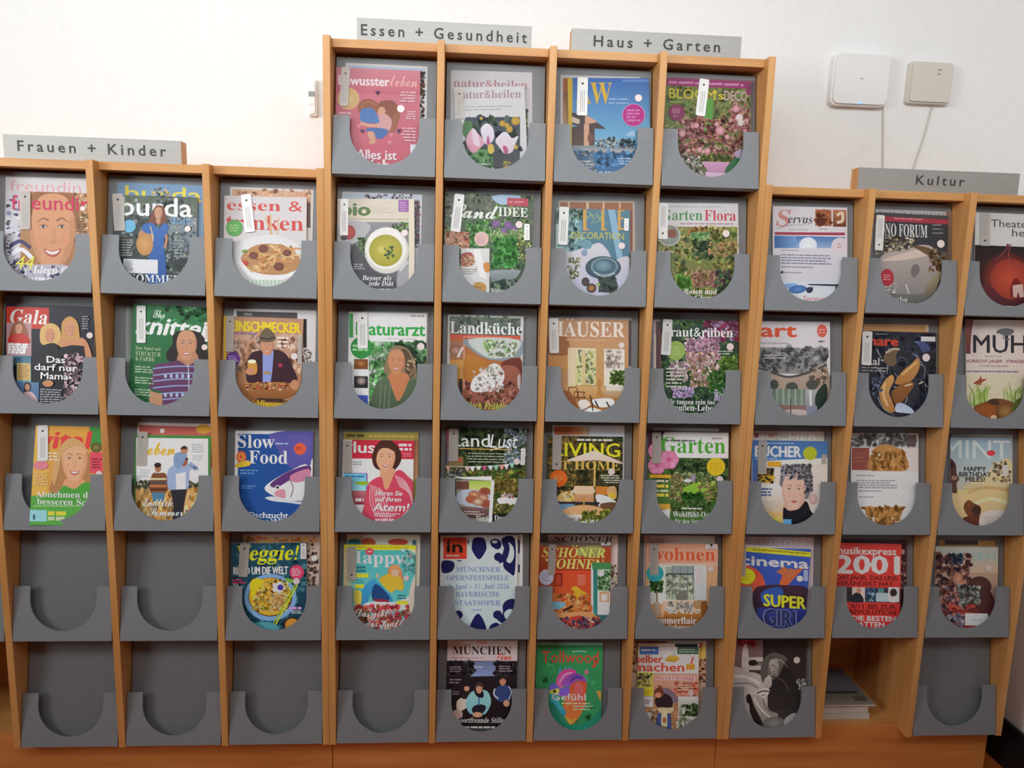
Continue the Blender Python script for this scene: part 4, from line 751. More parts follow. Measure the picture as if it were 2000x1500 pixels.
def c_bread(A):
    A.bg('c4c4c2'); A.r(1130, 128, 1757, 300, '5c6a5c', '525e56'); A.n(1135, 130, 1755, 280, 40, ['6a7a68', '4a584c', '7a8478'], 16, 40); A.T(1132, 275, 'Landküche', 104, 'f0eeec', w=640, f='sf'); A.r(1130, 284, 1757, 330, 'ca5a42'); A.g(1250, 296, 1740, 322, 1, 'e09a88', .4)
    A.r(1130, 330, 1757, 1100, 'b07038', '9a5a44'); A.r(1130, 350, 1245, 500, 'a8745a'); A.e(1185, 430, 60, 50, 'c8a090', '8a5a48'); A.k([(1200, 490), (1245, 400)], 20, 'e4dedc'); A.r(1130, 510, 1250, 700, 'c8904a'); A.k([(1255, 330), (1258, 860)], 12, 'd0a088')
    A.s([(1265, 330), (1757, 335), (1757, 480), (1600, 520), (1450, 500), (1330, 430)], '8a96a0'); A.s([(1300, 330), (1740, 335), (1700, 460), (1560, 500), (1420, 470)], 'c4cac4'); A.s([(1430, 345), (1510, 340), (1520, 420), (1450, 430)], '84b058'); A.n(1450, 340, 1720, 480, 36, ['8aa878', 'd0d4c8', 'b0b89c', '7a9a60', 'e4e6e0'], 14, 34)
    A.s([(1265, 480), (1400, 500), (1480, 560), (1400, 640), (1265, 720)], 'b87830', 'a86a28'); A.s([(1590, 540), (1757, 500), (1757, 680), (1640, 680)], '70322a'); A.s([(1260, 760), (1380, 660), (1620, 560), (1757, 620), (1750, 860), (1650, 960), (1350, 960), (1255, 860)], '9c5c48', '8a5040')
    A.n(1270, 700, 1740, 930, 60, ['a86a54', '8a4c3c', 'b8806a', '70403a'], 20, 48); A.s([(1320, 780), (1330, 690), (1440, 600), (1500, 550), (1560, 555), (1615, 640), (1580, 740), (1470, 790), (1390, 800)], 'dcd8d6'); A.n(1340, 580, 1600, 790, 36, ['e8e6e4', 'c4bebc', 'd8b0a8', 'b0aca8'], 14, 34); A.n(1460, 570, 1570, 680, 10, ['8a9a78', 'a0a890'], 8, 18)
    A.s([(1730, 660), (1755, 650), (1755, 770), (1735, 760)], 'c8b4b4'); A.r(1210, 680, 1240, 830, '2a2428'); A.t(1270, 945, 'Hoch Frühling', 58, 'b4c24c', w=400, f='si')
mag(5, 3, 9, (1113, 110), (1786, 128), 'country cooking magazine in a sleeve with bread and white spread', c_bread, c=.012)
def c_room(A):
    A.bg('c6976c', 'bd8a58'); A.r(190, 100, 900, 280, 'b98a66', 'c0906a'); A.s([(190, 260), (350, 270), (360, 420), (190, 420)], '9a6238'); A.T(205, 255, 'HÄUSER', 130, 'e8dcd0', w=660, f='sf'); A.g(340, 282, 740, 298, 1, 'd8b898', .4)
    A.r(185, 430, 360, 560, 'c08850'); A.r(360, 360, 430, 720, 'dccaa8'); A.r(425, 370, 610, 690, 'dcd0a0', 'c8c880'); A.n(440, 390, 600, 680, 36, ['c8d0a0', 'a8b868', 'e4dcc8', '8a9a60', 'd8c8b0'], 14, 36); A.r(485, 370, 515, 690, 'd8c08c'); A.k([(455, 390), (470, 480)], 10, '5a6a48'); A.r(425, 362, 610, 376, 'e0d0b0')
    A.r(680, 370, 862, 700, 'e4dccc'); A.n(700, 380, 850, 560, 26, ['e8e0d8', 'd0c4b8', 'c8b0a0', 'dcd4cc'], 18, 40); A.n(735, 570, 860, 690, 40, ['5f7a3a', '7a9a48', '4a6a30'], 14, 32); A.r(610, 330, 680, 800, 'c49868', 'c8985c'); A.r(340, 700, 870, 800, 'd2a870', 'c49058'); A.s([(620, 660), (640, 630), (658, 670), (655, 740), (680, 790), (610, 790), (625, 740)], 'b8864c')
    A.r(700, 700, 870, 740, 'e0d4c8'); A.r(680, 740, 870, 800, 'c8a888', 'b88c60'); A.r(300, 800, 900, 1100, 'b07a48', '9a6030'); A.k([(365, 715), (435, 715), (440, 800), (375, 800), (365, 715)], 8, '6a3a20'); A.k([(420, 750), (515, 755)], 8, '5a3020'); A.k([(430, 800), (520, 800)], 8, '5a3020')
    for x in (380, 415, 450, 500): A.k([(x, 750), (x + 5, 850)], 6, '5a3020')
    A.s([(450, 840), (520, 820), (560, 870), (480, 910)], 'e8dcd4'); A.s([(580, 820), (740, 810), (770, 860), (680, 890), (600, 870)], 'efe8e4'); A.s([(460, 930), (560, 890), (680, 930), (640, 970), (500, 965)], 'f0ebe4'); A.k([(555, 780), (575, 860), (580, 920)], 10, '3a2420'); A.k([(600, 830), (630, 890)], 12, '2a1c1c'); A.k([(700, 840), (735, 895)], 12, '2a1c1c'); A.k([(430, 870), (470, 920), (560, 880)], 10, '7a4424'); A.s([(320, 740), (400, 780), (440, 900), (360, 860)], '9a5a34')
    A.tag(232, 96, 238, 408, 84, 1); A.st(835, 340, 26)
mag(6, 3, 10, (186, 100), (897, 112), 'tan interiors magazine with bright windows and dining chairs', c_room)
mag(6, 3, 10, (268, 82), (924, 94), 'grey sleeve sheet behind the tan interiors cover', plain(('bg', 'a4a4a4'), ('r', 900, 120, 924, 520, '5a4a44')), c=.006)
def c_phlox(A):
    A.bg('2e4636', '2a4030'); A.n(1180, 115, 1870, 1000, 170, ['35503a', '2a3f30', '4a6a40', '3a5a38', '223428', '5f8a48'], 22, 55); A.n(1580, 115, 1870, 300, 40, ['9a2f5c', 'a85a80', 'b08ab4', '8a2a50', 'c0a0c8'], 22, 50); A.n(1710, 440, 1860, 580, 26, ['6a8a3a', '8ab84c', '4f7030'], 16, 40)
    A.n(1410, 280, 1700, 460, 60, ['cc9ab4', 'd8acc0', 'b884a4', 'e0bccc'], 20, 44); A.n(1420, 410, 1690, 560, 40, ['e0bcb8', 'd8a8a4', 'c89490', 'b09060', 'ecd4d0'], 18, 40); A.n(1270, 480, 1420, 660, 34, ['d8b4c0', 'c49cb0', '7a8a58', 'e4ccd4'], 16, 38); A.n(1450, 560, 1640, 700, 34, ['d8b0ac', 'e4c4c0', '8a8a50', 'c89890'], 16, 36); A.n(1290, 720, 1470, 800, 20, ['c8b0e0', 'd4b8d8', 'b8a0d0'], 16, 34); A.n(1660, 660, 1740, 830, 14, ['d0c4e4', 'e0d8ec', 'b8a8d0'], 14, 30); A.n(1620, 560, 1740, 760, 30, ['5a8a40', '3f7a34', '4a7a3a'], 16, 40)
    A.T(1212, 258, 'kraut&rüben', 82, 'eeece8', w=612, f='sf'); A.e(1318, 385, 84, 86, '96b05a'); A.g(1265, 345, 1375, 425, 4, 'b8cc80', .35); A.g(1230, 530, 1420, 720, 6, 'c8c8bc', .4); A.g(1690, 380, 1830, 425, 2, 'c0c8b8', .4)
    A.t(1222, 858, 'Wir tanzen rein ins', 42, 'f0eeea', w=440, f='sf'); A.t(1225, 915, 'Draußen-Leben', 52, 'f0eeea', w=460, f='sf'); A.g(1340, 935, 1560, 965, 2, 'b0bcb0'); A.tag(1245, 108, 1225, 425, 86, 1); A.st(1798, 352, 32)
mag(7, 3, 10, (1186, 112), (1874, 122), 'garden magazine with clusters of pink phlox on dark green', c_phlox)
mag(7, 3, 10, (1120, 112), (1780, 122), 'reddish magazine edge left of the pink phlox cover', plain(('bg', 'b8a8a8'), ('r', 1140, 125, 1240, 600, '5a4648'), ('r', 1172, 200, 1215, 600, 'a85a5c'), ('r', 1125, 240, 1142, 600, 'd4c4b4')), c=.0065)
# ======================= tall rack, row 4
def c_stripes(A):
    A.bg('dcdada'); A.r(262, 222, 812, 388, 'bd2a3c'); A.T(186, 335, 'Plus', 96, 'f0e6e8', w=276, f='b'); A.g(660, 250, 790, 325, 2, 'ecc8cc', .6, 'r'); A.g(700, 335, 790, 375, 3, 'd88a94', .4, 'r'); A.r(182, 388, 266, 520, 'd4d0d0')
    A.r(266, 400, 378, 505, 'e4e4e6'); A.g(270, 410, 350, 450, 2, '8a98a8', .6); A.r(186, 515, 398, 680, '8a4a9a'); A.r(186, 520, 388, 672, '6ab6e0', '90cbe8'); A.g(200, 535, 370, 560, 1, '3a6a9a', .6); A.s([(290, 600), (370, 590), (415, 605), (370, 625), (300, 615)], '8aa828'); A.r(186, 672, 388, 795, 'b06a70', '8a3040'); A.g(290, 735, 370, 775, 1, 'eae0e0', .7)
    A.s([(440, 400), (460, 300), (520, 230), (600, 225), (680, 300), (698, 400), (650, 480), (600, 500), (480, 480)], '45261e'); A.s([(520, 470), (620, 470), (650, 540), (560, 680), (520, 600)], 'cf9674')
    A.s([(420, 600), (520, 550), (545, 640), (580, 660), (640, 520), (690, 490), (760, 550), (815, 640), (820, 1050), (370, 1050), (385, 720)], 'c4445a')
    for i in range(7): A.k([(430 + i * 14, 620 + i * 6), (420 + i * 24, 760), (470 + i * 22, 900 + i * 6)], 9, 'e49aa4')
    for i in range(6): A.k([(640 + i * 8, 540 + i * 18), (730 + i * 8, 590 + i * 22), (790 + i * 4, 700 + i * 30)], 10, 'e49aa4')
    A.face(560, 385, 88, 118, 'dba282', '45261e'); A.s([(452, 400), (470, 300), (540, 255), (620, 270), (660, 340), (590, 300), (520, 300), (485, 350), (470, 440)], '4a2a20')
    A.t(470, 715, 'Hören Sie', 40, 'f4e4e6', w=235, f='bi'); A.t(470, 768, 'auf Ihren', 40, 'f4e4e6', w=225, f='bi'); A.t(448, 852, 'Atem!', 68, 'f8f2f2', w=312, f='bi'); A.g(466, 870, 690, 905, 2, 'ecc0c6'); A.g(466, 920, 650, 970, 2, 'eab8c0', .8); A.s([(690, 920), (780, 840), (812, 1000), (690, 1000)], 'd8a4a8')
    A.tag(222, 228, 222, 515, 78, 0)
mag(4, 4, 11, (182, 222), (812, 230), 'white and red magazine with a dark-haired woman in a striped red shirt', c_stripes)
mag(4, 4, 11, (190, 152), (852, 158), 'olive banded magazine directly behind the striped red shirt cover', plain(('bg', '8c8246'), ('r', 186, 158, 850, 215, '948a3e', '8a7a3c'), ('g', 210, 165, 390, 205, 1, '4a4420', .6), ('g', 410, 175, 840, 205, 1, 'b89a5a', .5), ('r', 812, 220, 850, 570, '8a5a44', 'a87a58')), c=.0092, th=.0025)
mag(4, 4, 11, (285, 92), (957, 102), 'orange and pink magazine furthest back behind the striped red shirt', plain(('bg', 'dcd4c4'), ('r', 290, 110, 930, 160, 'd8a060'), ('g', 430, 120, 880, 155, 1, '9a6a38', .6), ('r', 850, 120, 940, 370, 'd07a68', 'b86a58'), ('r', 850, 370, 930, 580, 'c89a6c'), ('s', [(840, 430), (880, 380), (920, 430), (915, 570), (845, 570)], '4a2a28'), ('r', 838, 425, 905, 452, 'e8dcd4')), c=.0055, th=.0025)
def c_bunting(A):
    A.bg('2a3422', '5a5a34'); A.n(1100, 120, 1810, 460, 120, ['24301e', '35452a', '1c2618', '45582f', '3a4a28'], 22, 55); A.n(1620, 130, 1810, 420, 40, ['8a98b0', 'a8b4c4', '5a6a58', '6a7a88'], 18, 44); A.r(1100, 120, 1130, 480, '8a3a4a', '5a6a80')
    A.T(1150, 280, 'Land', 112, 'eeece6', w=335, f='n', o=.02); A.T(1484, 292, 'Lust', 118, 'eeece6', w=240, f='n', sh=.18); A.k([(1490, 318), (1540, 300), (1590, 292)], 10, 'eeece6'); A.k([(1210, 300), (1680, 312)], 8, 'c89a48'); A.g(1290, 330, 1700, 430, 4, '9aa08a', .35)
    A.r(1120, 370, 1250, 470, '7a6a48'); A.e(1200, 400, 46, 26, 'b0583c', '8a5a34'); A.n(1100, 480, 1250, 560, 20, ['b0b0a8', '4a4a44', '8a8a80'], 12, 30)
    A.k([(1090, 455), (1260, 460), (1460, 455), (1640, 440), (1760, 420)], 4, 'd8d4c8')
    for i, (x, y, c) in enumerate(((1115, 455, 'c8a088'), (1285, 462, 'dca8a0'), (1330, 462, 'e4e6e2'), (1385, 460, 'e4e6e2'), (1437, 456, 'b8507a'), (1490, 452, 'c4dcd0'), (1540, 450, '88bca4'), (1590, 446, 'd08a80'), (1632, 440, 'e0e8e0'), (1680, 430, '8ac0b0'))): A.p([(x - 24, y), (x + 24, y - 2), (x + 2, y + 50)], c)
    A.n(1250, 500, 1810, 760, 130, ['4a6a2c', '6a7a38', '35502a', '8a8a40', '7a6a30', '5a7a34'], 18, 46); A.n(1530, 580, 1730, 700, 30, ['8a7a3a', '6a5f2c', '9a8a48'], 20, 44); A.s([(1560, 740), (1720, 735), (1725, 800), (1690, 840), (1640, 790), (1570, 790)], 'dcdcd8'); A.n(1590, 700, 1690, 735, 12, ['e8dcd8', 'd89a98', '8a4a40'], 10, 20); A.n(1530, 800, 1730, 880, 30, ['8a8a4a', '6a6a38', 'a8a060', '5a6030'], 16, 36); A.r(1500, 875, 1730, 1000, '1e1c18'); A.t(1525, 938, 'Draußen', 46, 'eceae4', w=210, f='sf')
    A.p([(1160, 555), (1500, 545), (1505, 585), (1250, 570)], 'e0ded4'); A.p([(1185, 575), (1508, 585), (1490, 965), (1190, 965)], '8a8478'); A.r(1300, 585, 1500, 680, '9ab84a', 'c8c87a', sl=.02); A.r(1190, 590, 1300, 660, '6a4438', sl=.02); A.s([(1195, 700), (1300, 660), (1480, 700), (1480, 820), (1300, 810), (1200, 780)], 'a8b0bc')
    for x, y, c in ((1345, 710, 'd89c7c'), (1440, 680, '7a3a30'), (1320, 750, 'a85a3c'), (1420, 740, 'dcb49c'), (1450, 790, '8a4434'), (1380, 770, 'e0c0a4')): A.e(x, y, 52, 36, c, '9a5840')
    A.r(1200, 815, 1480, 910, '7a5a5a', '4a3434', sl=.05); A.g(1255, 850, 1440, 890, 2, 'd0c4bc', .35); A.t(1355, 945, 'Törtchen', 52, 'ecd8c8', w=150, f='si'); A.p([(1498, 585), (1526, 582), (1502, 968), (1470, 968)], 'ecebe4'); A.tag(1165, 120, 1160, 412, 86, 0); A.tag(1782, 300, 1774, 445, 40, 1); A.st(1724, 415, 28)
mag(5, 4, 11, (1098, 112), (1812, 124), 'country magazine with bunting in a dark garden and a cake booklet', c_bunting)
def c_parasol(A):
    A.bg('2c2c1e', '4a4428'); A.n(185, 190, 850, 660, 150, ['34351f', '26281a', '45452a', '5a5a34', '6a5a30', '3a4a28'], 22, 55); A.n(190, 190, 440, 640, 40, ['7a6230', '8a7038', '5a4c26'], 20, 46); A.g(440, 205, 830, 240, 1, 'c8c4b8', .5)
    A.T(238, 366, 'LIVING', 118, 'e8ca2a', w=582, f='n', o=.045); A.T(210, 482, 'AT HOME', 74, 'caa850', w=612, f='sf'); A.s([(350, 405), (590, 320), (600, 320), (850, 430), (700, 415), (600, 405), (480, 410)], 'e4ccc0', 'd8b8a8'); A.k([(600, 410), (595, 640)], 16, 'c8a85a')
    A.e(276, 565, 77, 76, 'ec6420'); A.g(230, 535, 325, 600, 3, 'f49a60', .35); A.g(640, 530, 820, 610, 4, 'c4c0b0', .45, 'r'); A.r(415, 630, 590, 780, 'cc9f78', 'b8845c'); A.s([(420, 640), (500, 635), (585, 645), (585, 700), (420, 700)], 'dcb898'); A.r(605, 635, 715, 710, 'c07a34'); A.s([(710, 650), (780, 640), (790, 740), (720, 740)], 'c89c6c'); A.e(750, 720, 34, 34, 'd8b040')
    A.s([(270, 720), (340, 680), (410, 710), (400, 780), (280, 770)], 'd8b068'); A.n(300, 680, 400, 770, 16, ['e8c878', 'c89848', 'e0d0b0'], 10, 24); A.s([(605, 715), (700, 720), (790, 780), (660, 785), (640, 820)], 'e8dcd0'); A.s([(660, 790), (780, 780), (760, 860), (690, 900), (650, 850)], '6a4a34'); A.s([(275, 785), (400, 790), (420, 820), (330, 850), (280, 830)], '6a90ac'); A.r(265, 770, 640, 790, '2c2a34'); A.s([(300, 850), (480, 800), (660, 830), (640, 900), (340, 910)], 'd0a070'); A.k([(505, 720), (500, 820)], 14, 'b88848')
    A.n(480, 850, 720, 960, 50, ['7a8a34', '9aa044', '5f7028', 'b0a84a'], 16, 36); A.r(265, 915, 480, 1100, '6a5a2c'); A.t(288, 920, 'Sonnige', 52, 'f0ece4', w=195, f='b'); A.t(395, 975, 'Oasen! 20 Seiten', 48, 'e8ecd8', w=330, f='b'); A.tag(264, 186, 258, 486, 80, 0, -1); A.st(745, 505, 30)
mag(6, 4, 12, (182, 186), (850, 196), 'garden living magazine with a white parasol over terrace sofas', c_parasol)
mag(6, 4, 12, (222, 92), (862, 98), 'orange and silver topped magazine behind the white parasol cover', plain(('bg', 'c4c8cc'), ('h', 240, 105, 490, 180, 'cc6a4a', 'c88a60'), ('h', 490, 105, 555, 185, 'c0a078', 'b0a898'), ('r', 555, 105, 850, 185, 'c0c6cc'), ('e', 800, 130, 50, 30, 'ecf0f4', 'c0c8d0')), c=.0065)
def c_lawn(A):
    A.bg('3a5230', '4a7030'); A.n(1080, 370, 1780, 640, 110, ['3a5030', '2c4028', '50703a', '455f38', '6a8048'], 22, 55); A.r(1205, 152, 1790, 380, 'dedcd8'); A.s([(1075, 140), (1220, 140), (1180, 200), (1075, 330)], '4a2038'); A.T(1186, 336, 'Garten', 138, '4e9a34', w=572, f='sf'); A.g(1225, 215, 1510, 242, 1, '5a5a58', .6); A.g(1640, 200, 1730, 222, 1, '8a8a88', .6)
    for (cx, cy, r) in ((1150, 450, 78), (1255, 400, 82), (1130, 320, 60)):
        for a in range(6): A.e(cx + r * .55 * math.cos(a * 1.05), cy + r * .55 * math.sin(a * 1.05), r * .55, r * .5, A.rnd.choice(['e09ab8', 'd888aa', 'e8b0c6']), 'cc7098')
        A.e(cx, cy, r * .28, r * .25, 'c05a88')
    A.n(1300, 520, 1700, 620, 50, ['5a7a48', '7a9a58', 'a0a878', '8a8a60'], 18, 40); A.e(1425, 585, 40, 14, 'c8d8dc'); A.e(1470, 560, 22, 34, '98889c'); A.s([(1330, 700), (1400, 640), (1520, 600), (1620, 620), (1640, 700), (1480, 720), (1380, 760)], '8ab43a', '78a830'); A.n(1520, 600, 1680, 760, 40, ['9a9a50', 'b09a70', '7a8a40', 'a8c050'], 14, 34); A.n(1360, 700, 1560, 820, 60, ['35702a', '488a34', '2a5a24'], 16, 40); A.n(1270, 760, 1640, 860, 50, ['4a6a34', '6a7a48', '3a5a2c'], 14, 34); A.n(1270, 540, 1370, 760, 30, ['9a8a60', '7a8048', 'a89a70'], 14, 36)
    A.r(1085, 530, 1272, 560, 'cc9a2c'); A.g(1110, 570, 1270, 605, 1, 'c0c0a8'); A.g(1140, 615, 1272, 650, 1, 'd8c04a', .8); A.g(1140, 660, 1272, 690, 1, 'b8c098', .7); A.g(1140, 695, 1265, 730, 1, 'd8c04a', .8); A.r(1140, 790, 1268, 840, 'c89a3c'); A.p([(1180, 850), (1265, 835), (1262, 950), (1200, 900)], 'dcdcd8')
    A.t(1290, 905, 'Wohlfühl-Oase', 46, 'f0f0ea', w=370, f='sf'); A.t(1308, 962, 'für den Sommer', 38, 'e8ece4', w=300, f='sf'); A.g(1370, 820, 1580, 842, 1, 'd0d8c8'); A.e(1672, 462, 82, 80, 'd4b42a'); A.g(1615, 420, 1730, 505, 4, 'b89820', .3); A.tag(1146, 156, 1146, 432, 82, 0); A.st(1706, 574, 30)
mag(7, 4, 12, (1076, 142), (1786, 152), 'garden magazine with green title, pink peonies and bright lawn', c_lawn)
mag(7, 4, 12, (1120, 112), (1700, 124), 'pale strip of a magazine behind the pink peony cover', plain(('bg', 'b4b2b0'),), c=.0065)

# ======================= tall rack, row 5
def c_yoga(A):
    A.bg('46a0a0', '60b0b0'); A.r(190, 150, 830, 198, 'e0c62c'); A.g(310, 165, 800, 190, 1, 'b09a20', .5); A.h(190, 195, 300, 720, 'e0a878', '5aa8a8'); A.n(700, 200, 830, 420, 24, ['3a8c8c', '70b8b0', 'a8d0c4', '5aa4a0'], 18, 44); A.s([(640, 190), (760, 200), (830, 240), (830, 200)], 'dccf9c')
    A.T(218, 318, 'Happy', 108, 'f0f2ee', w=505, f='sf'); A.e(418, 215, 38, 30, 'd0404c'); A.g(400, 205, 440, 225, 1, 'f0c8c8'); A.g(300, 340, 410, 400, 2, '2a6a6c', .6); A.r(290, 408, 408, 445, 'd8bc34'); A.g(250, 460, 380, 500, 2, '3a7a7c', .4); A.r(290, 505, 370, 540, 'd8bc34')
    A.s([(580, 400), (600, 345), (650, 330), (695, 370), (715, 450), (720, 540), (680, 560), (640, 480)], 'c47a50'); A.s([(505, 460), (560, 420), (620, 410), (690, 440), (722, 520), (700, 560), (650, 550), (610, 580), (540, 520)], 'dc9a34', 'e0a838'); A.e(645, 395, 34, 44, 'd8a084'); A.s([(600, 380), (620, 340), (680, 340), (695, 400), (650, 370)], 'd08a58'); A.k([(490, 450), (488, 410)], 20, 'd8a084')
    A.s([(360, 540), (440, 465), (480, 480), (590, 590), (620, 640), (600, 650), (480, 560), (420, 600), (390, 690), (350, 690)], '3a8cb8', '2f7aa8'); A.s([(470, 500), (590, 610), (560, 660), (440, 630)], '1f3f70'); A.s([(440, 640), (560, 640), (630, 690), (520, 670)], '8a2838'); A.s([(350, 700), (420, 660), (650, 660), (800, 600), (800, 720), (350, 740)], 'b8d4cc')
    A.s([(285, 560), (340, 570), (345, 660), (310, 700), (285, 660)], 'd8b048'); A.n(290, 700, 800, 930, 90, ['c84a5c', 'e07a6c', 'd8586a', 'e8a08c', 'a83a48', 'd06a4a', '8a5a40'], 20, 50); A.n(300, 740, 400, 860, 20, ['6a4a34', '8a5a38', '4a3a2c'], 16, 36); A.r(300, 905, 780, 1000, 'dc8a3c')
    A.t(296, 790, 'Das gibt', 66, 'f2e8e4', w=290, f='sc', o=.012); A.t(380, 880, 'uns Kraft', 66, 'f2e8e4', w=330, f='sc', o=.012); A.g(665, 590, 745, 640, 2, '3a6a70', .5); A.r(660, 650, 755, 684, 'd8bc34'); A.s([(770, 580), (830, 420), (830, 760), (780, 760)], 'e0b0a4'); A.tag(256, 168, 260, 468, 78, 0, -1); A.st(745, 450, 25)
mag(4, 5, 13, (190, 152), (828, 158), 'colourful magazine with a painted woman in blue jeans and yellow jumper', c_yoga)
mag(4, 5, 13, (216, 62), (868, 66), 'cream magazine behind the painted woman in jeans', plain(('bg', 'c8bcac'), ('e', 280, 135, 60, 34, '3a7a8c'), ('e', 405, 135, 66, 40, 'b0583c'), ('e', 670, 130, 90, 30, 'b0483a'), ('e', 815, 140, 20, 30, '3a6a74')), c=.0065)
def c_ornament(A):
    A.bg('d0d0dc'); A.r(1062, 100, 1706, 1100, 'b0c0e4', 'aab8dc'); nv = '1a1c4c'
    A.s([(1388, 285), (1330, 210), (1325, 160), (1345, 95), (1430, 95), (1455, 165), (1445, 215)], nv); A.s([(1380, 765), (1440, 850), (1445, 930), (1310, 930), (1318, 850)], nv)
    A.s([(1490, 120), (1540, 100), (1585, 130), (1580, 180), (1545, 195), (1500, 165)], nv); A.e(1528, 128, 26, 14, 'b0c0e4'); A.s([(1590, 100), (1706, 100), (1706, 405), (1660, 405), (1610, 360), (1605, 310), (1620, 220)], nv); A.s([(1640, 130), (1690, 170), (1700, 260), (1665, 318), (1630, 290), (1650, 220)], 'b0c0e4'); A.k([(1610, 110), (1635, 180), (1610, 270), (1560, 290)], 46, nv, 60); A.e(1560, 262, 38, 38, nv); A.k([(1600, 100), (1640, 150)], 20, nv)
    A.s([(1062, 300), (1150, 300), (1172, 340), (1140, 395), (1062, 400)], nv); A.e(1290, 130, 8, 22, nv); A.e(1215, 290, 24, 12, nv); A.s([(1185, 745), (1220, 740), (1245, 775), (1225, 810), (1190, 800)], nv)
    A.s([(1600, 690), (1640, 645), (1706, 640), (1706, 740), (1640, 740), (1620, 830), (1570, 820), (1600, 760)], nv); A.e(1553, 775, 40, 38, nv); A.k([(1560, 800), (1610, 835), (1625, 780)], 40, nv); A.s([(1612, 760), (1655, 725), (1690, 740), (1660, 800), (1625, 810)], 'b0c0e4'); A.s([(1478, 920), (1490, 870), (1540, 845), (1575, 870), (1560, 920)], nv)
    for y, s_, x, w in ((395, 'MÜNCHNER', 1185, 395), (470, 'OPERNFESTSPIELE', 1100, 555), (545, '18. Juni – 31. Juli 2026', 1098, 560), (615, 'BAYERISCHE', 1180, 390), (692, 'STAATSOPER', 1175, 405)): A.T(x, y, s_, 44, '7484ac', w=w, f='sf')
    A.g(1330, 722, 1420, 742, 1, '8a98bc', .6); A.r(1058, 78, 1288, 292, 'd8d4d8'); A.r(1072, 90, 1280, 280, 'd0452c', 'cc3a28'); A.t(1102, 224, 'in', 96, '5a2a1c', w=138, f='b'); A.t(1108, 218, 'in', 96, '1e1614', w=128, f='b'); A.g(1095, 240, 1250, 262, 1, 'e8a898', .6); A.e(1122, 114, 10, 10, '1e1614')
mag(5, 5, 13, (1046, 72), (1732, 70), 'pale blue city magazine with navy ornaments and a red corner logo', c_ornament, c=.012)
mag(5, 5, 13, (1110, 66), (1778, 62), 'white and navy edge of a magazine right of the navy ornament cover', plain(('bg', 'c4c4cc'), ('r', 1735, 110, 1752, 400, '2a2c50'), ('r', 1735, 230, 1752, 330, 'b0c0e4')), c=.0065)
def c_redroom(A):
    A.bg('9a4428', '8a3c24'); A.r(110, 130, 750, 165, '6a5a50'); A.s([(450, 180), (640, 165), (680, 240), (560, 260), (440, 240)], '8a8a50'); A.T(128, 262, 'SCHÖNER', 84, 'd0c060', w=560, f='si'); A.T(140, 362, 'WOHNEN', 84, 'd6c468', w=528, f='si'); A.r(240, 375, 565, 760, 'bc4428', 'a8502c'); A.r(110, 300, 240, 540, '8c3c22'); A.k([(240, 378), (560, 378)], 8, '8a3020')
    A.r(240, 405, 312, 522, '7a2418'); A.r(252, 420, 298, 508, 'a03a2a'); A.g(445, 420, 530, 512, 6, 'd89080', .4); A.r(565, 340, 600, 830, 'b8d0c8'); A.r(585, 355, 625, 830, '2a6a64', '387a78'); A.r(575, 310, 740, 372, '3f7a4a'); A.r(622, 372, 740, 780, 'b8c8b8', 'dce0dc'); A.n(630, 380, 740, 560, 40, ['4a8a4a', '78a868', 'a8c8a0', '3a6a3c'], 14, 36); A.r(640, 570, 725, 660, 'b88a60'); A.r(655, 590, 710, 650, 'dcdcd4'); A.r(600, 775, 740, 830, '2f625e'); A.e(655, 408, 28, 26, 'd8ccc0')
    A.s([(385, 545), (430, 520), (470, 550), (530, 590), (470, 610), (440, 650), (400, 610), (420, 570)], 'dc9c2c', 'd08c24'); A.e(390, 628, 28, 32, 'd0a060'); A.e(390, 628, 14, 16, '6a3a20'); A.s([(230, 580), (320, 650), (420, 640), (550, 660), (555, 760), (250, 770)], 'b86a38', 'a85a2c'); A.n(240, 590, 550, 760, 40, ['c88040', 'a04a28', '8a4a30', 'd89a60'], 14, 34); A.s([(230, 660), (340, 670), (300, 720), (235, 720)], '6a9ab0'); A.k([(320, 740), (400, 700)], 20, '3a2420')
    A.s([(240, 770), (560, 750), (580, 830), (280, 830)], 'c08858'); A.p([(280, 815), (460, 780), (620, 830), (640, 870), (520, 920), (360, 900)], 'a83a2c'); A.n(290, 800, 640, 910, 50, ['3a4a78', 'c85a48', '6a3040', 'd8907a', 'a03028', '4a4a6a'], 16, 34); A.p([(480, 780), (600, 840), (560, 830)], 'dce0e4')
    A.e(168, 442, 64, 70, 'a8a8c8'); A.g(130, 400, 205, 480, 5, '7a7a98', .3); A.tag(222, 150, 212, 418, 66, 0); A.tag(695, 132, 695, 160, 90, 1)
mag(6, 5, 14, (108, 130), (746, 140), 'interiors magazine with a red room and green doorway', c_redroom)
mag(6, 5, 14, (182, 64), (806, 68), 'pinkish magazine with dark script behind the red room cover', plain(('bg', 'b0a09c'), ('t', 240, 124, 'SCHÖNER', 44, '3a302e', 520, 'si'), ('r', 742, 140, 800, 330, 'b8a8a8'), ('n', 742, 330, 800, 520, 20, ['8a7a68', 'b0a890', '5a3a30', 'c8c4b8'], 10, 26)), c=.0065)
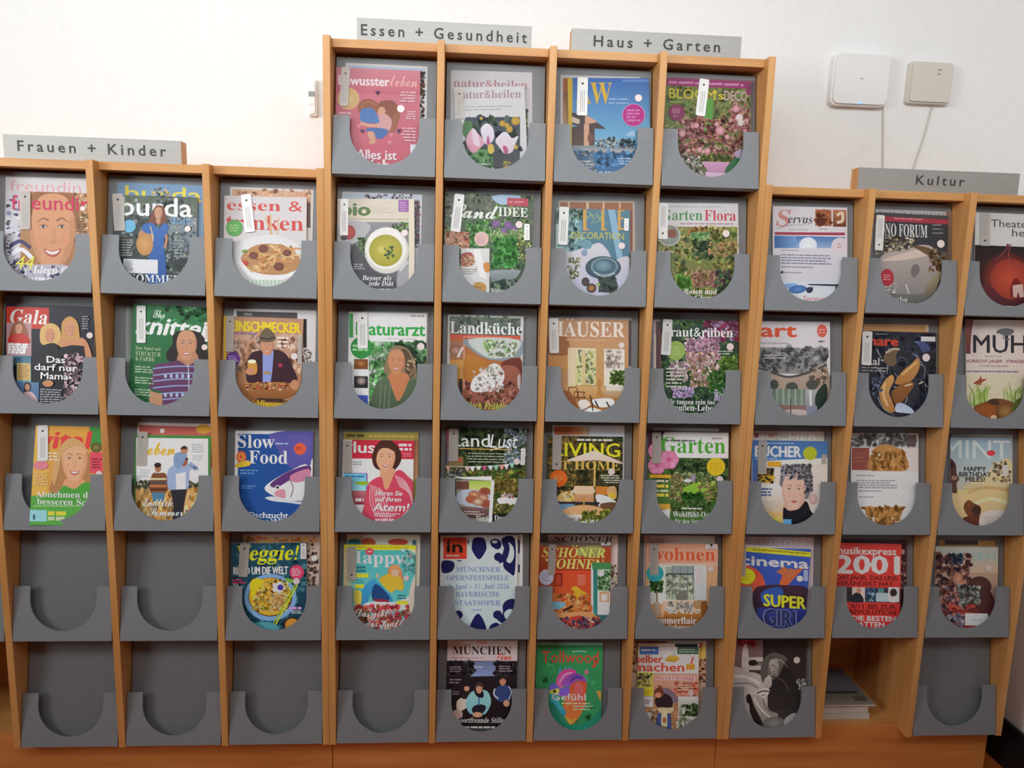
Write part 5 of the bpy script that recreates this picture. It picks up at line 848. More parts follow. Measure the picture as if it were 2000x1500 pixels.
def c_window(A):
    A.bg('c49a78', 'a87850'); A.r(1060, 140, 1700, 310, 'c48a70', 'c0907a'); A.T(1098, 290, 'wohnen', 112, 'b85030', w=568, f='sf'); A.g(1175, 165, 1560, 190, 1, 'b07a68', .4); A.g(1180, 296, 1640, 312, 1, 'b87a60', .4); A.r(1058, 312, 1690, 330, 'bca090')
    A.r(1080, 330, 1590, 680, 'b4bcac', 'c4c8be'); A.r(1228, 350, 1478, 640, '88988c', '9aa890'); A.n(1235, 420, 1475, 620, 50, ['9aa890', 'b0b8a4', '7a8a70', 'c0c4b4'], 16, 40); A.r(1280, 340, 1480, 400, '7a8a8a')
    for x in (1286, 1356, 1420, 1474): A.k([(x, 345), (x, 640)], 7, '6a7068')
    for y in (412, 500, 560): A.k([(1236, y), (1476, y + 2)], 7 if y > 420 else 14, '6a7068' if y > 420 else '3c4448')
    A.r(1480, 345, 1590, 660, 'b4bab8', 'a8b0b0'); A.g(1500, 355, 1555, 495, 6, 'c8a8a8', .5); A.s([(1350, 580), (1400, 570), (1420, 640), (1320, 640)], '6a6862'); A.n(1090, 480, 1200, 570, 30, ['3f6a34', '568044', '2f5028'], 14, 32); A.k([(1148, 560), (1150, 660)], 12, '6a5a48'); A.r(1125, 660, 1172, 780, '9a8a78')
    A.s([(1200, 680), (1240, 650), (1580, 655), (1590, 760), (1220, 790)], 'c8a890', 'b88f74'); A.n(1240, 660, 1470, 740, 24, ['d8c4b0', 'c8ac98', 'e0d0c0'], 22, 42); A.s([(1475, 655), (1560, 650), (1540, 720), (1480, 715)], '9a7a58'); A.r(1210, 745, 1590, 800, 'a8743c', '8a5828'); A.s([(1540, 670), (1595, 660), (1595, 790), (1550, 800)], '7a4a24'); A.n(1250, 730, 1530, 760, 14, ['dcd0c4', 'c8b8a8'], 12, 24); A.r(1090, 800, 1600, 1000, '8a5a30', '5a3a24')
    A.t(1096, 850, 'Sommerflair', 58, 'ecdccc', w=404, f='sf'); A.t(1235, 900, 'Zuhause', 40, 'dccabc', w=200, f='it'); A.e(1132, 408, 76, 74, '2a8a90'); A.g(1085, 370, 1180, 440, 3, '5ab0b4', .3); A.tag(1122, 148, 1125, 418, 80, 0); A.tag(1630, 148, 1630, 190, 110, 1); A.st(1626, 366, 26)
mag(7, 5, 14, (1056, 138), (1694, 146), 'beige interiors magazine with a lattice window and sofa', c_window)
mag(7, 5, 14, (1040, 70), (1664, 78), 'pale magazine with red specks behind the lattice window cover', plain(('bg', 'b0a4a0'), ('e', 1070, 95, 14, 20, 'c8705c'), ('g', 1090, 100, 1380, 130, 1, 'c88a7c', .5), ('r', 1380, 84, 1650, 140, 'a8a49c')), c=.0065)

# ======================= tall rack, row 6
def c_band(A):
    A.bg('221c22', '161214'); A.r(1100, 90, 1740, 275, 'c8aaaa', 'bfa0a2'); A.t(1365, 126, 'Mein', 30, 'b0505a', w=92, f='si'); A.T(1156, 218, 'MÜNCHEN', 70, '2a2226', w=520, f='sf'); A.g(1150, 236, 1540, 262, 1, 'a08088', .4); A.T(1550, 268, 'live', 66, 'c8482c', w=124, f='sc', o=.03)
    A.p([(1250, 280), (1540, 278), (1530, 410), (1310, 415), (1370, 360)], '5a6484', '7284b0'); A.n(1110, 285, 1330, 400, 24, ['2e2a30', '3a363c', '241e24'], 20, 44); A.n(1520, 285, 1720, 400, 20, ['2e2a30', '3a383e', '1e1a20'], 20, 44); A.g(1130, 320, 1255, 380, 3, '8a8288', .4); A.g(1345, 320, 1450, 340, 1, 'a8b0c8', .5); A.g(1565, 315, 1700, 375, 3, '8a8288', .4); A.g(1125, 430, 1240, 480, 2, '8a8288', .4); A.g(1155, 540, 1230, 580, 2, '8a8288', .4)
    A.s([(1190, 640), (1240, 600), (1300, 600), (1280, 690), (1200, 720)], 'c0a498'); A.s([(1160, 720), (1230, 715), (1240, 770), (1180, 790)], 'a88c84'); A.s([(1250, 545), (1310, 535), (1330, 600), (1240, 610)], '241e22'); A.e(1280, 515, 24, 30, 'b8806a'); A.s([(1256, 505), (1280, 478), (1306, 503), (1280, 500)], '1c1618')
    A.s([(1270, 640), (1310, 560), (1360, 540), (1440, 535), (1480, 570), (1495, 650), (1450, 740), (1410, 750), (1330, 750), (1290, 720)], '7ab0e0', '6aa0d8'); A.s([(1330, 690), (1390, 660), (1450, 680), (1420, 740), (1340, 740)], '1a1a24'); A.k([(1388, 580), (1388, 670)], 12, '3a5a8c'); A.s([(1350, 540), (1420, 540), (1425, 600), (1370, 590)], '16141c'); A.face(1390, 520, 30, 44, 'b8846c', '2a1e1c', smile=False); A.s([(1355, 510), (1362, 470), (1395, 460), (1425, 475), (1428, 510), (1390, 495)], '3a2a30'); A.e(1375, 752, 44, 24, 'c0886c')
    A.s([(1515, 560), (1560, 500), (1640, 490), (1680, 540), (1660, 630), (1600, 640), (1540, 620)], '2c3c68'); A.k([(1530, 520), (1520, 570), (1560, 610)], 14, '9aa4cc'); A.k([(1650, 500), (1676, 550), (1650, 620)], 10, '9aa4cc'); A.face(1600, 455, 30, 38, 'b07a62', '241a18', smile=False); A.s([(1570, 445), (1580, 420), (1625, 420), (1634, 445), (1600, 430)], '2a201c'); A.e(1632, 650, 28, 30, 'b8846c')
    A.t(1188, 822, 'Sportfreunde Stiller', 46, 'd8ccc8', w=440, f='si'); A.g(1250, 850, 1550, 875, 1, 'b0a4a0', .7); A.s([(1260, 880), (1540, 880), (1480, 920), (1320, 920)], '3a3e38')
mag(5, 6, 15, (1110, 92), (1732, 94), 'dark city magazine with three seated men and a pink title band', c_band, c=.011)
def c_heart(A):
    A.bg('2f8250', '2a7448'); A.r(80, 108, 680, 135, '6a9a84'); A.n(90, 150, 670, 900, 20, ['2c7c4c', '348a56'], 30, 70); A.T(128, 292, 'Tollwood', 104, 'bc4434', w=505, f='n', o=.03); A.k([(598, 270), (600, 310), (575, 330)], 22, 'bc4434'); A.g(395, 182, 560, 200, 1, '8ac0a0', .6)
    for x, c in ((290, '3a8ab0'), (340, '5a9ac0'), (375, '4a7ab0')): A.p([(x - 14, 400), (x, 310), (x + 14, 400)], c)
    A.s([(255, 460), (280, 390), (340, 350), (420, 355), (430, 400), (380, 450), (300, 520), (265, 500)], 'b83a7c', 'c45a90'); A.s([(300, 480), (380, 400), (460, 390), (520, 440), (510, 480), (440, 450), (380, 500)], '6a3a90', '8a4aa0'); A.k([(285, 470), (330, 400), (400, 380)], 16, 'd880ac'); A.k([(380, 460), (430, 420), (490, 430)], 14, '3a2a70')
    A.s([(390, 490), (450, 455), (522, 470), (520, 560), (510, 680), (440, 800), (380, 840), (330, 760), (320, 650), (360, 560)], 'c8442c', 'd86a34'); A.s([(420, 480), (480, 480), (500, 620), (440, 700), (420, 600)], 'd05a5c', 'c84a34'); A.s([(190, 520), (230, 470), (300, 520), (360, 500), (370, 570), (300, 590), (230, 560)], '4a5aa8', '7a4ab0'); A.s([(200, 540), (280, 520), (270, 570), (210, 580)], 'c8c04a'); A.e(242, 545, 12, 14, '1a2a20'); A.s([(205, 570), (260, 580), (290, 660), (340, 720), (330, 760), (260, 720), (210, 660)], '3a9aa0', '2a7a90')
    A.s([(210, 640), (330, 780), (390, 850), (560, 800), (650, 700), (680, 800), (600, 930), (300, 930), (220, 800)], '1f6a58', '2a8066'); A.p([(325, 760), (375, 840), (440, 790), (390, 800)], 'e08c34'); A.k([(340, 700), (380, 640), (450, 620)], 10, 'e07848'); A.p([(610, 540), (655, 545), (650, 640)], 'c8823c'); A.e(525, 375, 18, 22, 'b8607a')
    A.t(218, 624, 'Gefühl', 58, 'e4d4d8', w=300, f='b', sp=1.1); A.g(305, 640, 590, 665, 1, 'a8c888', .5); A.g(405, 665, 585, 718, 2, '98b898', .4)
mag(6, 6, 16, (86, 110), (672, 114), 'green festival programme with a colourful painted human heart', c_heart, c=.011, th=.008)
def c_diy(A):
    A.bg('a8825c', '8a6444'); A.r(985, 120, 1530, 220, 'b8a8a0'); A.r(998, 150, 1165, 218, '3c5c98'); A.g(1010, 165, 1150, 195, 1, 'a8b8d8', .5); A.r(1172, 155, 1330, 220, 'd8ccd0'); A.g(1180, 170, 1310, 185, 1, 'c88890', .5); A.r(1332, 150, 1520, 215, '3a5440'); A.g(1345, 165, 1510, 205, 2, '8aa08c', .4); A.r(1310, 125, 1510, 150, '1e2230')
    A.r(985, 218, 1520, 385, 'dcd4d4'); A.T(968, 290, 'selber', 66, 'c4402c', w=232, f='b'); A.T(950, 366, 'machen', 74, 'c4402c', w=440, f='b'); A.s([(1225, 260), (1270, 225), (1320, 230), (1350, 255), (1310, 285), (1240, 280)], 'b8963c', '9a7a2c'); A.k([(1305, 185), (1296, 235)], 10, '8a90a0'); A.r(1410, 300, 1485, 355, 'dc9a3c'); A.t(1415, 350, 'DIY', 38, 'b8542c', w=70, f='b'); A.k([(1470, 240), (1455, 300)], 14, 'c8442c')
    A.r(925, 375, 1115, 515, 'd8bc3c'); A.r(935, 385, 1105, 505, '7a7a5a', '9a8a40'); A.n(940, 390, 1100, 500, 24, ['5a5a48', 'a89a50', '3a3a30', 'c8b860'], 12, 30); A.r(925, 515, 1118, 585, 'd8b42c'); A.g(1040, 530, 1110, 570, 2, 'a88420', .5); A.r(1030, 588, 1115, 685, 'd0c8cc'); A.g(1040, 620, 1095, 660, 2, '6a6468', .5); A.r(1030, 690, 1115, 830, '9a7050', '7a5438'); A.n(1035, 690, 1150, 820, 26, ['b08a60', '6a4a30', 'd0b898', '8a6040'], 10, 28); A.p([(1060, 730), (1098, 735), (1090, 810)], 'dcd8dc')
    A.r(1115, 390, 1520, 590, 'b88a7c', 'a87060'); A.r(1145, 412, 1490, 445, 'e0cccc'); A.t(1148, 442, 'PRIVATSPHÄRE', 26, 'b84a34', w=335, f='b'); A.n(1140, 450, 1500, 900, 60, ['a8785c', '8a6048', 'c09070', 'b08468'], 20, 50, .5); A.n(1310, 470, 1510, 560, 24, ['b84a34', 'c86048', '8a3a2c'], 16, 40, .3); A.g(1330, 480, 1500, 540, 3, 'e0b0a0', .3)
    A.s([(1200, 520), (1270, 530), (1335, 610), (1300, 650), (1210, 620)], '6a5a6c'); A.s([(1130, 620), (1190, 560), (1270, 590), (1290, 660), (1250, 700), (1160, 690)], '241c22'); A.s([(1130, 590), (1130, 530), (1180, 510), (1212, 560), (1180, 600)], '5a3424'); A.e(1160, 578, 28, 24, 'b0785c'); A.s([(1160, 690), (1250, 690), (1300, 690), (1270, 740), (1180, 740)], 'c8a080'); A.p([(1155, 740), (1200, 735), (1180, 880), (1138, 870)], '3a4478'); A.p([(1235, 735), (1270, 740), (1278, 880), (1230, 900)], '3a4478'); A.p([(1190, 720), (1240, 715), (1240, 860), (1185, 850)], 'd8b888'); A.e(1215, 800, 16, 26, '8a5430')
    A.r(1338, 590, 1530, 775, 'dcdcdc'); A.r(1345, 600, 1510, 765, 'b8c8d0', '5a6a40'); A.n(1380, 660, 1510, 760, 26, ['3f5a34', '2f4428', '5a7044'], 14, 36); A.e(1385, 725, 10, 26, 'd8ccc0'); A.r(1338, 770, 1530, 1000, 'b0a890'); A.n(1340, 780, 1490, 880, 30, ['6a7a50', 'a8a890', '4a5a3c', 'c8c4b8'], 14, 34)
    A.st(1450, 560, 24)
mag(7, 6, 16, (982, 118), (1528, 122), 'home improvement magazine with a man sawing wood', c_diy)
mag(7, 6, 16, (924, 94), (1590, 98), 'tan and dark striped magazine behind the man sawing wood', plain(('bg', 'a08874'), ('g', 940, 98, 1280, 118, 1, '5a2a24', .8), ('r', 1290, 98, 1590, 135, '9a948c'), ('r', 1515, 140, 1580, 260, 'c89a4a'), ('k', [(1545, 110), (1530, 160)], 14, 'a83a2c'), ('n', 1520, 260, 1585, 480, 24, ['5a3424', '8a5a40', 'b08a68', '3a2a24'], 12, 34, .5), ('n', 930, 130, 985, 380, 18, ['8a6a4c', '6a4a34', 'a88a68'], 12, 30)), c=.0065)
# ======================= right rack, row 2
def c_sun(A):
    A.bg('dcd6da'); A.T(172, 306, 'S', 118, 'd08a84', w=92, f='si'); A.T(258, 285, 'ervus', 62, '54525e', w=178, f='si'); A.k([(180, 325), (280, 300), (420, 300)], 5, '7a788a', 2); A.g(270, 322, 415, 345, 1, 'b8b4bc', .4)
    A.r(462, 185, 580, 305, 'a8643c', '8a4828'); A.n(465, 190, 578, 300, 18, ['c07a50', '8a4a2c', 'a05a38'], 14, 34); A.e(500, 275, 34, 34, '5a2418'); A.r(592, 188, 690, 312, 'b8764c', '6a3420'); A.k([(620, 230), (660, 210), (660, 270), (620, 280)], 22, 'e0ccb4'); A.g(490, 322, 570, 336, 1, 'a8a4aa', .5); A.k([(162, 362), (680, 366)], 20, 'a83a54')
    A.r(160, 378, 680, 500, '4a78b4', 'a8c4e0'); A.h(160, 378, 320, 500, '3a68a8', '7aa0d0'); A.e(408, 450, 66, 60, 'f4f6fa', 'dfe8f4'); A.r(140, 470, 690, 720, 'dcd8e0', 'd8d4dc', sl=.0); A.e(645, 455, 66, 62, 'e0d4dc'); A.g(625, 430, 665, 475, 2, 'c0a8b0', .5)
    A.g(210, 480, 360, 492, 1, 'a8a4ac', .6); A.g(208, 510, 590, 590, 4, '8c88a0', .42); A.g(210, 600, 460, 615, 1, '9a96a8', .5); A.e(215, 648, 12, 9, '3a3844'); A.g(232, 642, 365, 656, 1, 'a09ca8', .5)
    A.r(200, 712, 680, 900, 'd4dce4', 'e6e6ea'); A.s([(225, 740), (310, 730), (330, 760), (240, 770)], '8aacdc'); A.e(330, 775, 66, 30, '5a8ccc', '3f6aa8', rot=-6); A.s([(395, 765), (440, 760), (435, 795), (400, 800)], '2a3450'); A.p([(400, 735), (635, 738), (600, 795), (610, 752), (420, 745)], '2a2c38'); A.t(365, 862, 'Servus', 40, 'dc9aa4', w=155, f='bi')
mag(8, 2, 18, (148, 160), (697, 172), 'white magazine with a letter sheet and blue sunny sky', c_sun)
def c_tree(A):
    A.bg('4a4848', '6a6460'); A.r(880, 232, 1470, 268, 'a83848'); A.g(1040, 240, 1280, 262, 1, 'd88a94', .4); A.r(880, 268, 1470, 470, '34353a', '3a3a3c'); A.T(898, 374, 'FONO FORUM', 90, 'dcdad8', w=390, f='sf'); A.g(1325, 285, 1430, 375, 3, '8a8888', .3)
    A.n(900, 380, 1180, 520, 50, ['8a7a60', 'b8a888', '5a4c38', 'd0c4ac', '3a3226'], 12, 34, .6); A.s([(930, 560), (1000, 500), (1120, 490), (1220, 450), (1320, 460), (1380, 560), (1400, 700), (1300, 800), (1000, 800), (940, 680)], 'bcaca4', '8c8886'); A.s([(950, 560), (1100, 510), (1250, 480), (1300, 520), (1100, 560)], 'd8c4b8'); A.s([(1180, 455), (1300, 470), (1380, 560), (1420, 700), (1380, 690), (1330, 560), (1250, 500)], '6a5238'); A.n(1300, 480, 1420, 640, 34, ['8a6a44', '5a4028', 'b8946a', '3a2c1c'], 8, 24)
    A.s([(1300, 720), (1380, 640), (1400, 740), (1320, 860), (1240, 870)], 'b0a080', '5a5444'); A.s([(1380, 700), (1400, 720), (1340, 830)], '1c1a18'); A.s([(1180, 600), (1215, 590), (1230, 640), (1190, 690), (1165, 650)], '78706c'); A.k([(1130, 740), (1150, 800), (1170, 830)], 10, 'e4dcd4', 3); A.n(980, 740, 1060, 800, 10, ['d8d0cc', 'b0a8a4'], 10, 24); A.e(990, 688, 50, 64, 'b4303c'); A.g(962, 660, 1020, 710, 3, 'e0a0a8', .4); A.r(960, 800, 1300, 940, '74726e', '565650'); A.t(985, 862, 'Kirche', 40, 'e4e0dc', w=155, f='ss'); A.t(1060, 905, 'der Welt', 36, 'dcd8d4', w=170, f='ss')
    A.tag(940, 228, 926, 488, 62, 1, -1); A.st(1384, 440, 28)
mag(9, 2, 18, (908, 206), (1442, 232), 'music magazine with a bent tree over a misty pale field', c_tree)
mag(9, 2, 18, (905, 184), (1470, 204), 'grey magazine with partly hidden title behind the bent tree cover', plain(('bg', 'bcb8b8'), ('T', 930, 238, 'FONO FORUM', 40, '8c8688', 490, 'sf'), ('r', 1425, 200, 1470, 560, '8a6a5c', '6a5a50')), c=.0065)
def c_stage(A):
    A.bg('d8d8d6'); A.r(1600, 445, 2200, 960, '1c1418', '5a1c1c'); A.T(1758, 312, 'Theater', 54, '5a585c', w=300, f='ss', o=.02); A.T(1912, 382, 'heute', 54, '5a585c', w=230, f='ss', o=.02)
    A.e(1880, 690, 200, 190, 'b8442e', '3c1416'); A.e(1900, 700, 150, 150, 'c85034', '9a3424'); A.k([(1880, 440), (1870, 480), (1780, 570)], 18, '6a2c34'); A.k([(1900, 440), (1890, 560), (1980, 600)], 10, '8a3a3c'); A.s([(1905, 740), (1940, 690), (1985, 740), (2010, 830), (1905, 830)], '7a1c18'); A.p([(1915, 745), (1990, 735), (2000, 830), (1970, 835), (1955, 790), (1945, 835), (1920, 830)], 'd8b4a8'); A.s([(1720, 720), (1840, 830), (1960, 850), (2100, 830), (2100, 890), (1720, 890)], '6a2430', '4a1a20'); A.r(1800, 893, 2200, 960, 'dcd8d6')
    A.tag(1712, 212, 1708, 455, 74, 0, -1)
mag(10, 2, 18, (1642, 206), (2190, 228), 'theatre magazine with a glowing red stage cut by the photo edge', c_stage)

# ======================= right rack, row 3
def c_ruin(A):
    A.bg('d6d0d4'); A.T(132, 208, 'art', 92, 'd8583c', w=250, f='b', o=.045); A.g(120, 245, 370, 265, 1, 'a8a4aa', .5); A.e(565, 168, 36, 46, 'd06050'); A.g(540, 150, 590, 190, 2, 'e0a098', .4); A.g(540, 235, 596, 252, 1, '6a6668', .7)
    A.r(110, 285, 598, 470, '7c7c7c', '888884'); A.n(115, 290, 598, 460, 70, ['8a8a8a', '6a6a6c', '9c9c9a', '5a5a5c'], 16, 44); A.g(150, 330, 330, 370, 2, 'b8b8b8', .35); A.s([(115, 440), (200, 470), (320, 500), (450, 470), (598, 420), (598, 800), (115, 800)], 'b09c8c', '8a7a70'); A.k([(115, 430), (200, 460), (320, 495), (450, 470), (598, 410)], 16, '4e4a48')
    A.n(480, 440, 598, 560, 20, ['a89078', 'c4b0a0', '6a5a50'], 14, 34)
    for x, y, w in ((225, 550, 32), (350, 568, 44), (495, 550, 44)): A.e(x, y, w, 36, '4a4c48')
    A.r(195, 580, 450, 710, '6a7a6c', '7a8a7c')
    for x in (205, 245, 290, 330, 375, 420): A.k([(x, 580), (x, 700)], 14, '93a294')
    A.r(445, 585, 545, 720, 'a8a8a8', '8a8a90'); A.k([(480, 590), (485, 700)], 16, 'd8d8dc'); A.s([(520, 620), (590, 540), (600, 650), (540, 760), (520, 720)], '26362c'); A.r(235, 695, 450, 730, '8a6a60'); A.s([(250, 740), (440, 730), (460, 800), (300, 810)], 'c0b0aa'); A.k([(300, 770), (380, 770)], 14, '5a5450'); A.k([(340, 650), (342, 760)], 8, '4a4644'); A.r(455, 700, 530, 770, '8a8aa0')
mag(8, 3, 19, (112, 98), (622, 104), 'white art magazine with a grey ruined arcade', c_ruin)
def c_hands(A):
    A.bg('282a36', '24262e'); A.n(830, 170, 1380, 800, 60, ['2a2c3a', '22242e', '303444', '1e2028'], 26, 60); A.T(872, 268, 'mare', 64, 'c8442e', w=232, f='b', o=.05); A.r(1268, 208, 1370, 242, 'd0d0d4', sl=.02); A.g(945, 182, 1030, 198, 1, '7a7c88', .5); A.t(868, 408, 'Aal', 52, 'd0ccc8', w=104, f='ss', o=.02); A.g(845, 418, 1090, 460, 2, '9a9490', .4)
    A.s([(1220, 240), (1300, 250), (1335, 300), (1280, 320), (1255, 280)], '44507a'); A.k([(1220, 245), (1260, 255)], 5, '6a76a0')
    for i in range(26): x, y = A.rnd.uniform(930, 1300), A.rnd.uniform(290, 620); A.k([(x, y), (x + A.rnd.uniform(20, 60), y + A.rnd.uniform(10, 50)), (x + A.rnd.uniform(20, 60), y + A.rnd.uniform(60, 130))], A.rnd.uniform(4, 10), A.rnd.choice(['5a6274', '8a90a0', 'b4b8bc', '454c60']), 2)
    A.s([(1010, 330), (1060, 290), (1110, 295), (1090, 340), (1090, 400), (1050, 420), (1000, 380)], '6a5844'); A.k([(1015, 325), (1070, 298), (1115, 300)], 16, 'b0a48c')
    A.s([(1080, 540), (1130, 460), (1200, 400), (1245, 360), (1255, 430), (1210, 510), (1150, 545)], 'c08c50', 'a8743c'); A.s([(970, 600), (1010, 520), (1060, 480), (1075, 520), (1040, 600), (1060, 660), (1080, 740), (1020, 740), (985, 680)], 'c49458', 'a87440'); A.s([(1060, 600), (1140, 540), (1220, 540), (1160, 640), (1100, 700), (1070, 660)], '8a5c30', '7a4c26'); A.k([(1010, 540), (1000, 620), (1030, 700)], 14, 'dcb480'); A.k([(1130, 480), (1190, 430), (1235, 390)], 12, 'd8b078')
    A.s([(1090, 690), (1130, 680), (1200, 720), (1215, 755), (1140, 750), (1085, 740)], 'a8b4d0', 'c4ccdc'); A.k([(960, 640), (1000, 720), (1080, 770)], 8, '8a94a4', 3); A.k([(1150, 560), (1200, 545)], 10, 'd8c0a0'); A.k([(1250, 545), (1280, 530)], 9, 'd0c0a8'); A.n(920, 500, 990, 640, 14, ['4a5068', '6a7088'], 8, 20)
    A.tag(885, 172, 876, 412, 72, 1); A.st(1302, 358, 27)
mag(9, 3, 19, (842, 166), (1378, 182), 'dark navy magazine with a swirling ochre hand', c_hands)
mag(9, 3, 19, (862, 118), (1322, 124), 'tan strip of a magazine behind the dark navy swirl', plain(('bg', 'b88a5c'), ('r', 1300, 120, 1322, 170, 'c8b49c')), c=.0065)
def c_butterfly(A):
    A.bg('dcd0cc', 'd8cbb4'); A.r(1560, 90, 1660, 330, '8a5048', '6a3430'); A.s([(1640, 100), (1680, 90), (1680, 330), (1620, 330)], 'd8c8c8'); A.T(1640, 322, 'MÜHLE', 124, '2c2c34', w=560, f='ss', o=.03); A.s([(1810, 165), (1870, 150), (1930, 165), (1900, 200), (1840, 195)], '6a6c70'); A.k([(1860, 190), (1855, 220), (1900, 230)], 8, '6a6c70')
    A.g(1720, 340, 1890, 358, 1, 'b8a8a8', .5); A.t(1585, 392, 'VORSICHT JÄGER · STRASSENMÄRKTE', 20, '9a4a68', w=560, f='bi'); A.g(1680, 405, 1900, 428, 1, 'b8a0a4', .5); A.g(1550, 445, 2100, 465, 1, '8a7a80', .5); A.r(1540, 478, 2200, 900, 'd8cdb4', 'd0c49a')
    A.s([(1640, 540), (1680, 510), (1690, 485), (1700, 510), (1735, 510), (1700, 535), (1690, 555), (1665, 550)], '9a4434')
    for i in range(60): x = A.rnd.choice([A.rnd.uniform(1610, 1740), A.rnd.uniform(1840, 2060)]); A.k([(x, 700), (x + A.rnd.uniform(-20, 20), 620), (x + A.rnd.uniform(-40, 40), A.rnd.uniform(530, 600))], 10, A.rnd.choice(['88a848', '9ab85a', '6a8a38', 'a8c068']), 2)
    A.s([(1640, 710), (1700, 680), (1790, 650), (1860, 655), (1920, 680), (1950, 730), (1900, 790), (1780, 810), (1680, 780)], '7a4a28', '6a3c20'); A.s([(1650, 720), (1720, 690), (1790, 710), (1790, 800), (1690, 770)], '94501f'); A.e(1870, 745, 60, 56, 'a8804a', '7a5228'); A.s([(1745, 660), (1800, 650), (1820, 690), (1760, 690)], '4a2c1c'); A.e(1780, 780, 22, 14, 'd8bc90'); A.s([(1920, 680), (2000, 640), (2040, 720), (1980, 790), (1920, 790)], '5a6a30')
mag(10, 3, 19, (1585, 88), (2062, 92), 'cream magazine with a red butterfly over brown earth and grass', c_butterfly)

# ======================= right rack, row 4
def c_greyhair(A):
    A.bg('d0c4bc', 'c8bcb4'); A.r(60, 145, 610, 292, '42689c', '4a74a8'); A.p([(60, 296), (610, 270), (610, 310), (60, 320)], 'd8ccc4'); A.g(170, 158, 420, 172, 1, '9ab4d8', .5); A.T(92, 260, 'BÜCHER', 74, 'e4e6ea', w=322, f='b', o=.02); A.g(95, 266, 275, 284, 1, '8aa8d0', .6); A.e(480, 238, 50, 48, 'a4aa28'); A.r(70, 290, 108, 450, '42609a'); A.r(178, 296, 274, 332, 'd0982c'); A.r(105, 340, 222, 448, '4a3c30', 'c8a030'); A.n(110, 350, 220, 446, 16, ['6a4a2c', 'd8b030', '2c2824'], 12, 28)
    A.r(110, 460, 300, 660, 'd4ccc8', 'c0a888'); A.g(125, 480, 220, 545, 3, '46608c', .6); A.g(130, 570, 260, 640, 4, 'a8a0a0', .4); A.r(160, 655, 300, 800, 'c8a46c'); A.g(190, 690, 285, 725, 1, 'd8c030', .8); A.g(230, 728, 292, 755, 1, 'd8c030', .8)
    A.s([(268, 420), (280, 370), (330, 325), (390, 312), (450, 335), (490, 390), (492, 460), (470, 540), (440, 560), (280, 480)], '6c6a72'); A.s([(310, 590), (440, 570), (470, 640), (300, 640)], 'c49a88'); A.s([(290, 625), (330, 645), (400, 630), (450, 575), (480, 640), (500, 690), (400, 770), (300, 770)], '17171d'); A.e(500, 560, 30, 40, 'c8a8a0', 'b89490'); A.face(365, 505, 88, 130, 'd2aa98', '4a464c', smile=False, lip='a85a58')
    A.n(270, 320, 490, 420, 60, ['7a7880', '5a585e', '94929a', '46444a', 'a8a6ac'], 10, 24); A.n(440, 400, 492, 520, 20, ['5a585e', '7a7880', '46444a'], 9, 20); A.r(288, 705, 346, 780, '5a9ac8'); A.tag(140, 148, 138, 385, 62, 0); A.tag(578, 245, 574, 312, 36, 0)
mag(8, 4, 20, (68, 145), (606, 152), 'book magazine with a grey-haired person in a black roll-neck', c_greyhair)
mag(8, 4, 20, (72, 78), (580, 84), 'pale magazine with ghostly title behind the grey-haired portrait', plain(('bg', 'b8aea8'), ('t', 110, 140, 'BÜCHER', 40, 'd0c8c4', 420, 'b'), ('r', 85, 92, 115, 125, '8a4a4c'), ('g', 180, 98, 250, 125, 1, 'c08a7c', .5)), c=.0065)
def c_letter(A):
    A.bg('c8c4c4'); A.r(755, 90, 1250, 200, 'b4b2b0'); A.n(770, 105, 1230, 185, 40, ['6a6a6a', '8a8a88', '545456', '9c9c9a'], 16, 40); A.r(1180, 110, 1232, 190, '5a4a50'); A.r(755, 195, 1250, 360, 'c8c0c0'); A.r(776, 198, 900, 356, '8a4a40'); A.g(790, 225, 885, 310, 3, '9c6054', .3); A.s([(905, 360), (908, 250), (940, 200), (1010, 172), (1090, 195), (1155, 240), (1162, 360)], 'b0804c', 'a87640'); A.n(920, 220, 1150, 350, 36, ['c09058', '96662f', 'b88448'], 12, 30, 1.6); A.k([(1030, 210), (1030, 350)], 5, '8a5c2c'); A.e(972, 248, 8, 8, 'ecdcc0'); A.e(914, 240, 10, 8, 'ecdcc0')
    A.r(740, 362, 1250, 616, 'd8d2d6', 'd4d0d2'); A.g(808, 388, 945, 402, 1, '9a949c', .6); A.g(806, 422, 1150, 488, 4, '8a848e', .45); A.g(822, 496, 1040, 510, 1, '9a949c', .6); A.g(824, 540, 955, 552, 1, '9a949c', .6)
    A.r(740, 614, 1250, 900, 'cfd0d0'); A.s([(840, 618), (900, 616), (1000, 620), (1100, 616), (1160, 616), (1140, 640), (1118, 690), (1060, 700), (1055, 780), (940, 780), (935, 690), (880, 680), (870, 640)], 'a8743c', '9a6830'); A.n(880, 620, 1110, 770, 40, ['b88448', '8a5a28', 'c09050'], 12, 30, 1.5); A.k([(1150, 618), (1120, 640)], 14, '6a3c20'); A.k([(840, 622), (870, 632)], 12, '6a3c20')
mag(9, 4, 20, (772, 92), (1250, 96), 'magazine with a white letter sheet across an ochre coat', c_letter, c=.012)
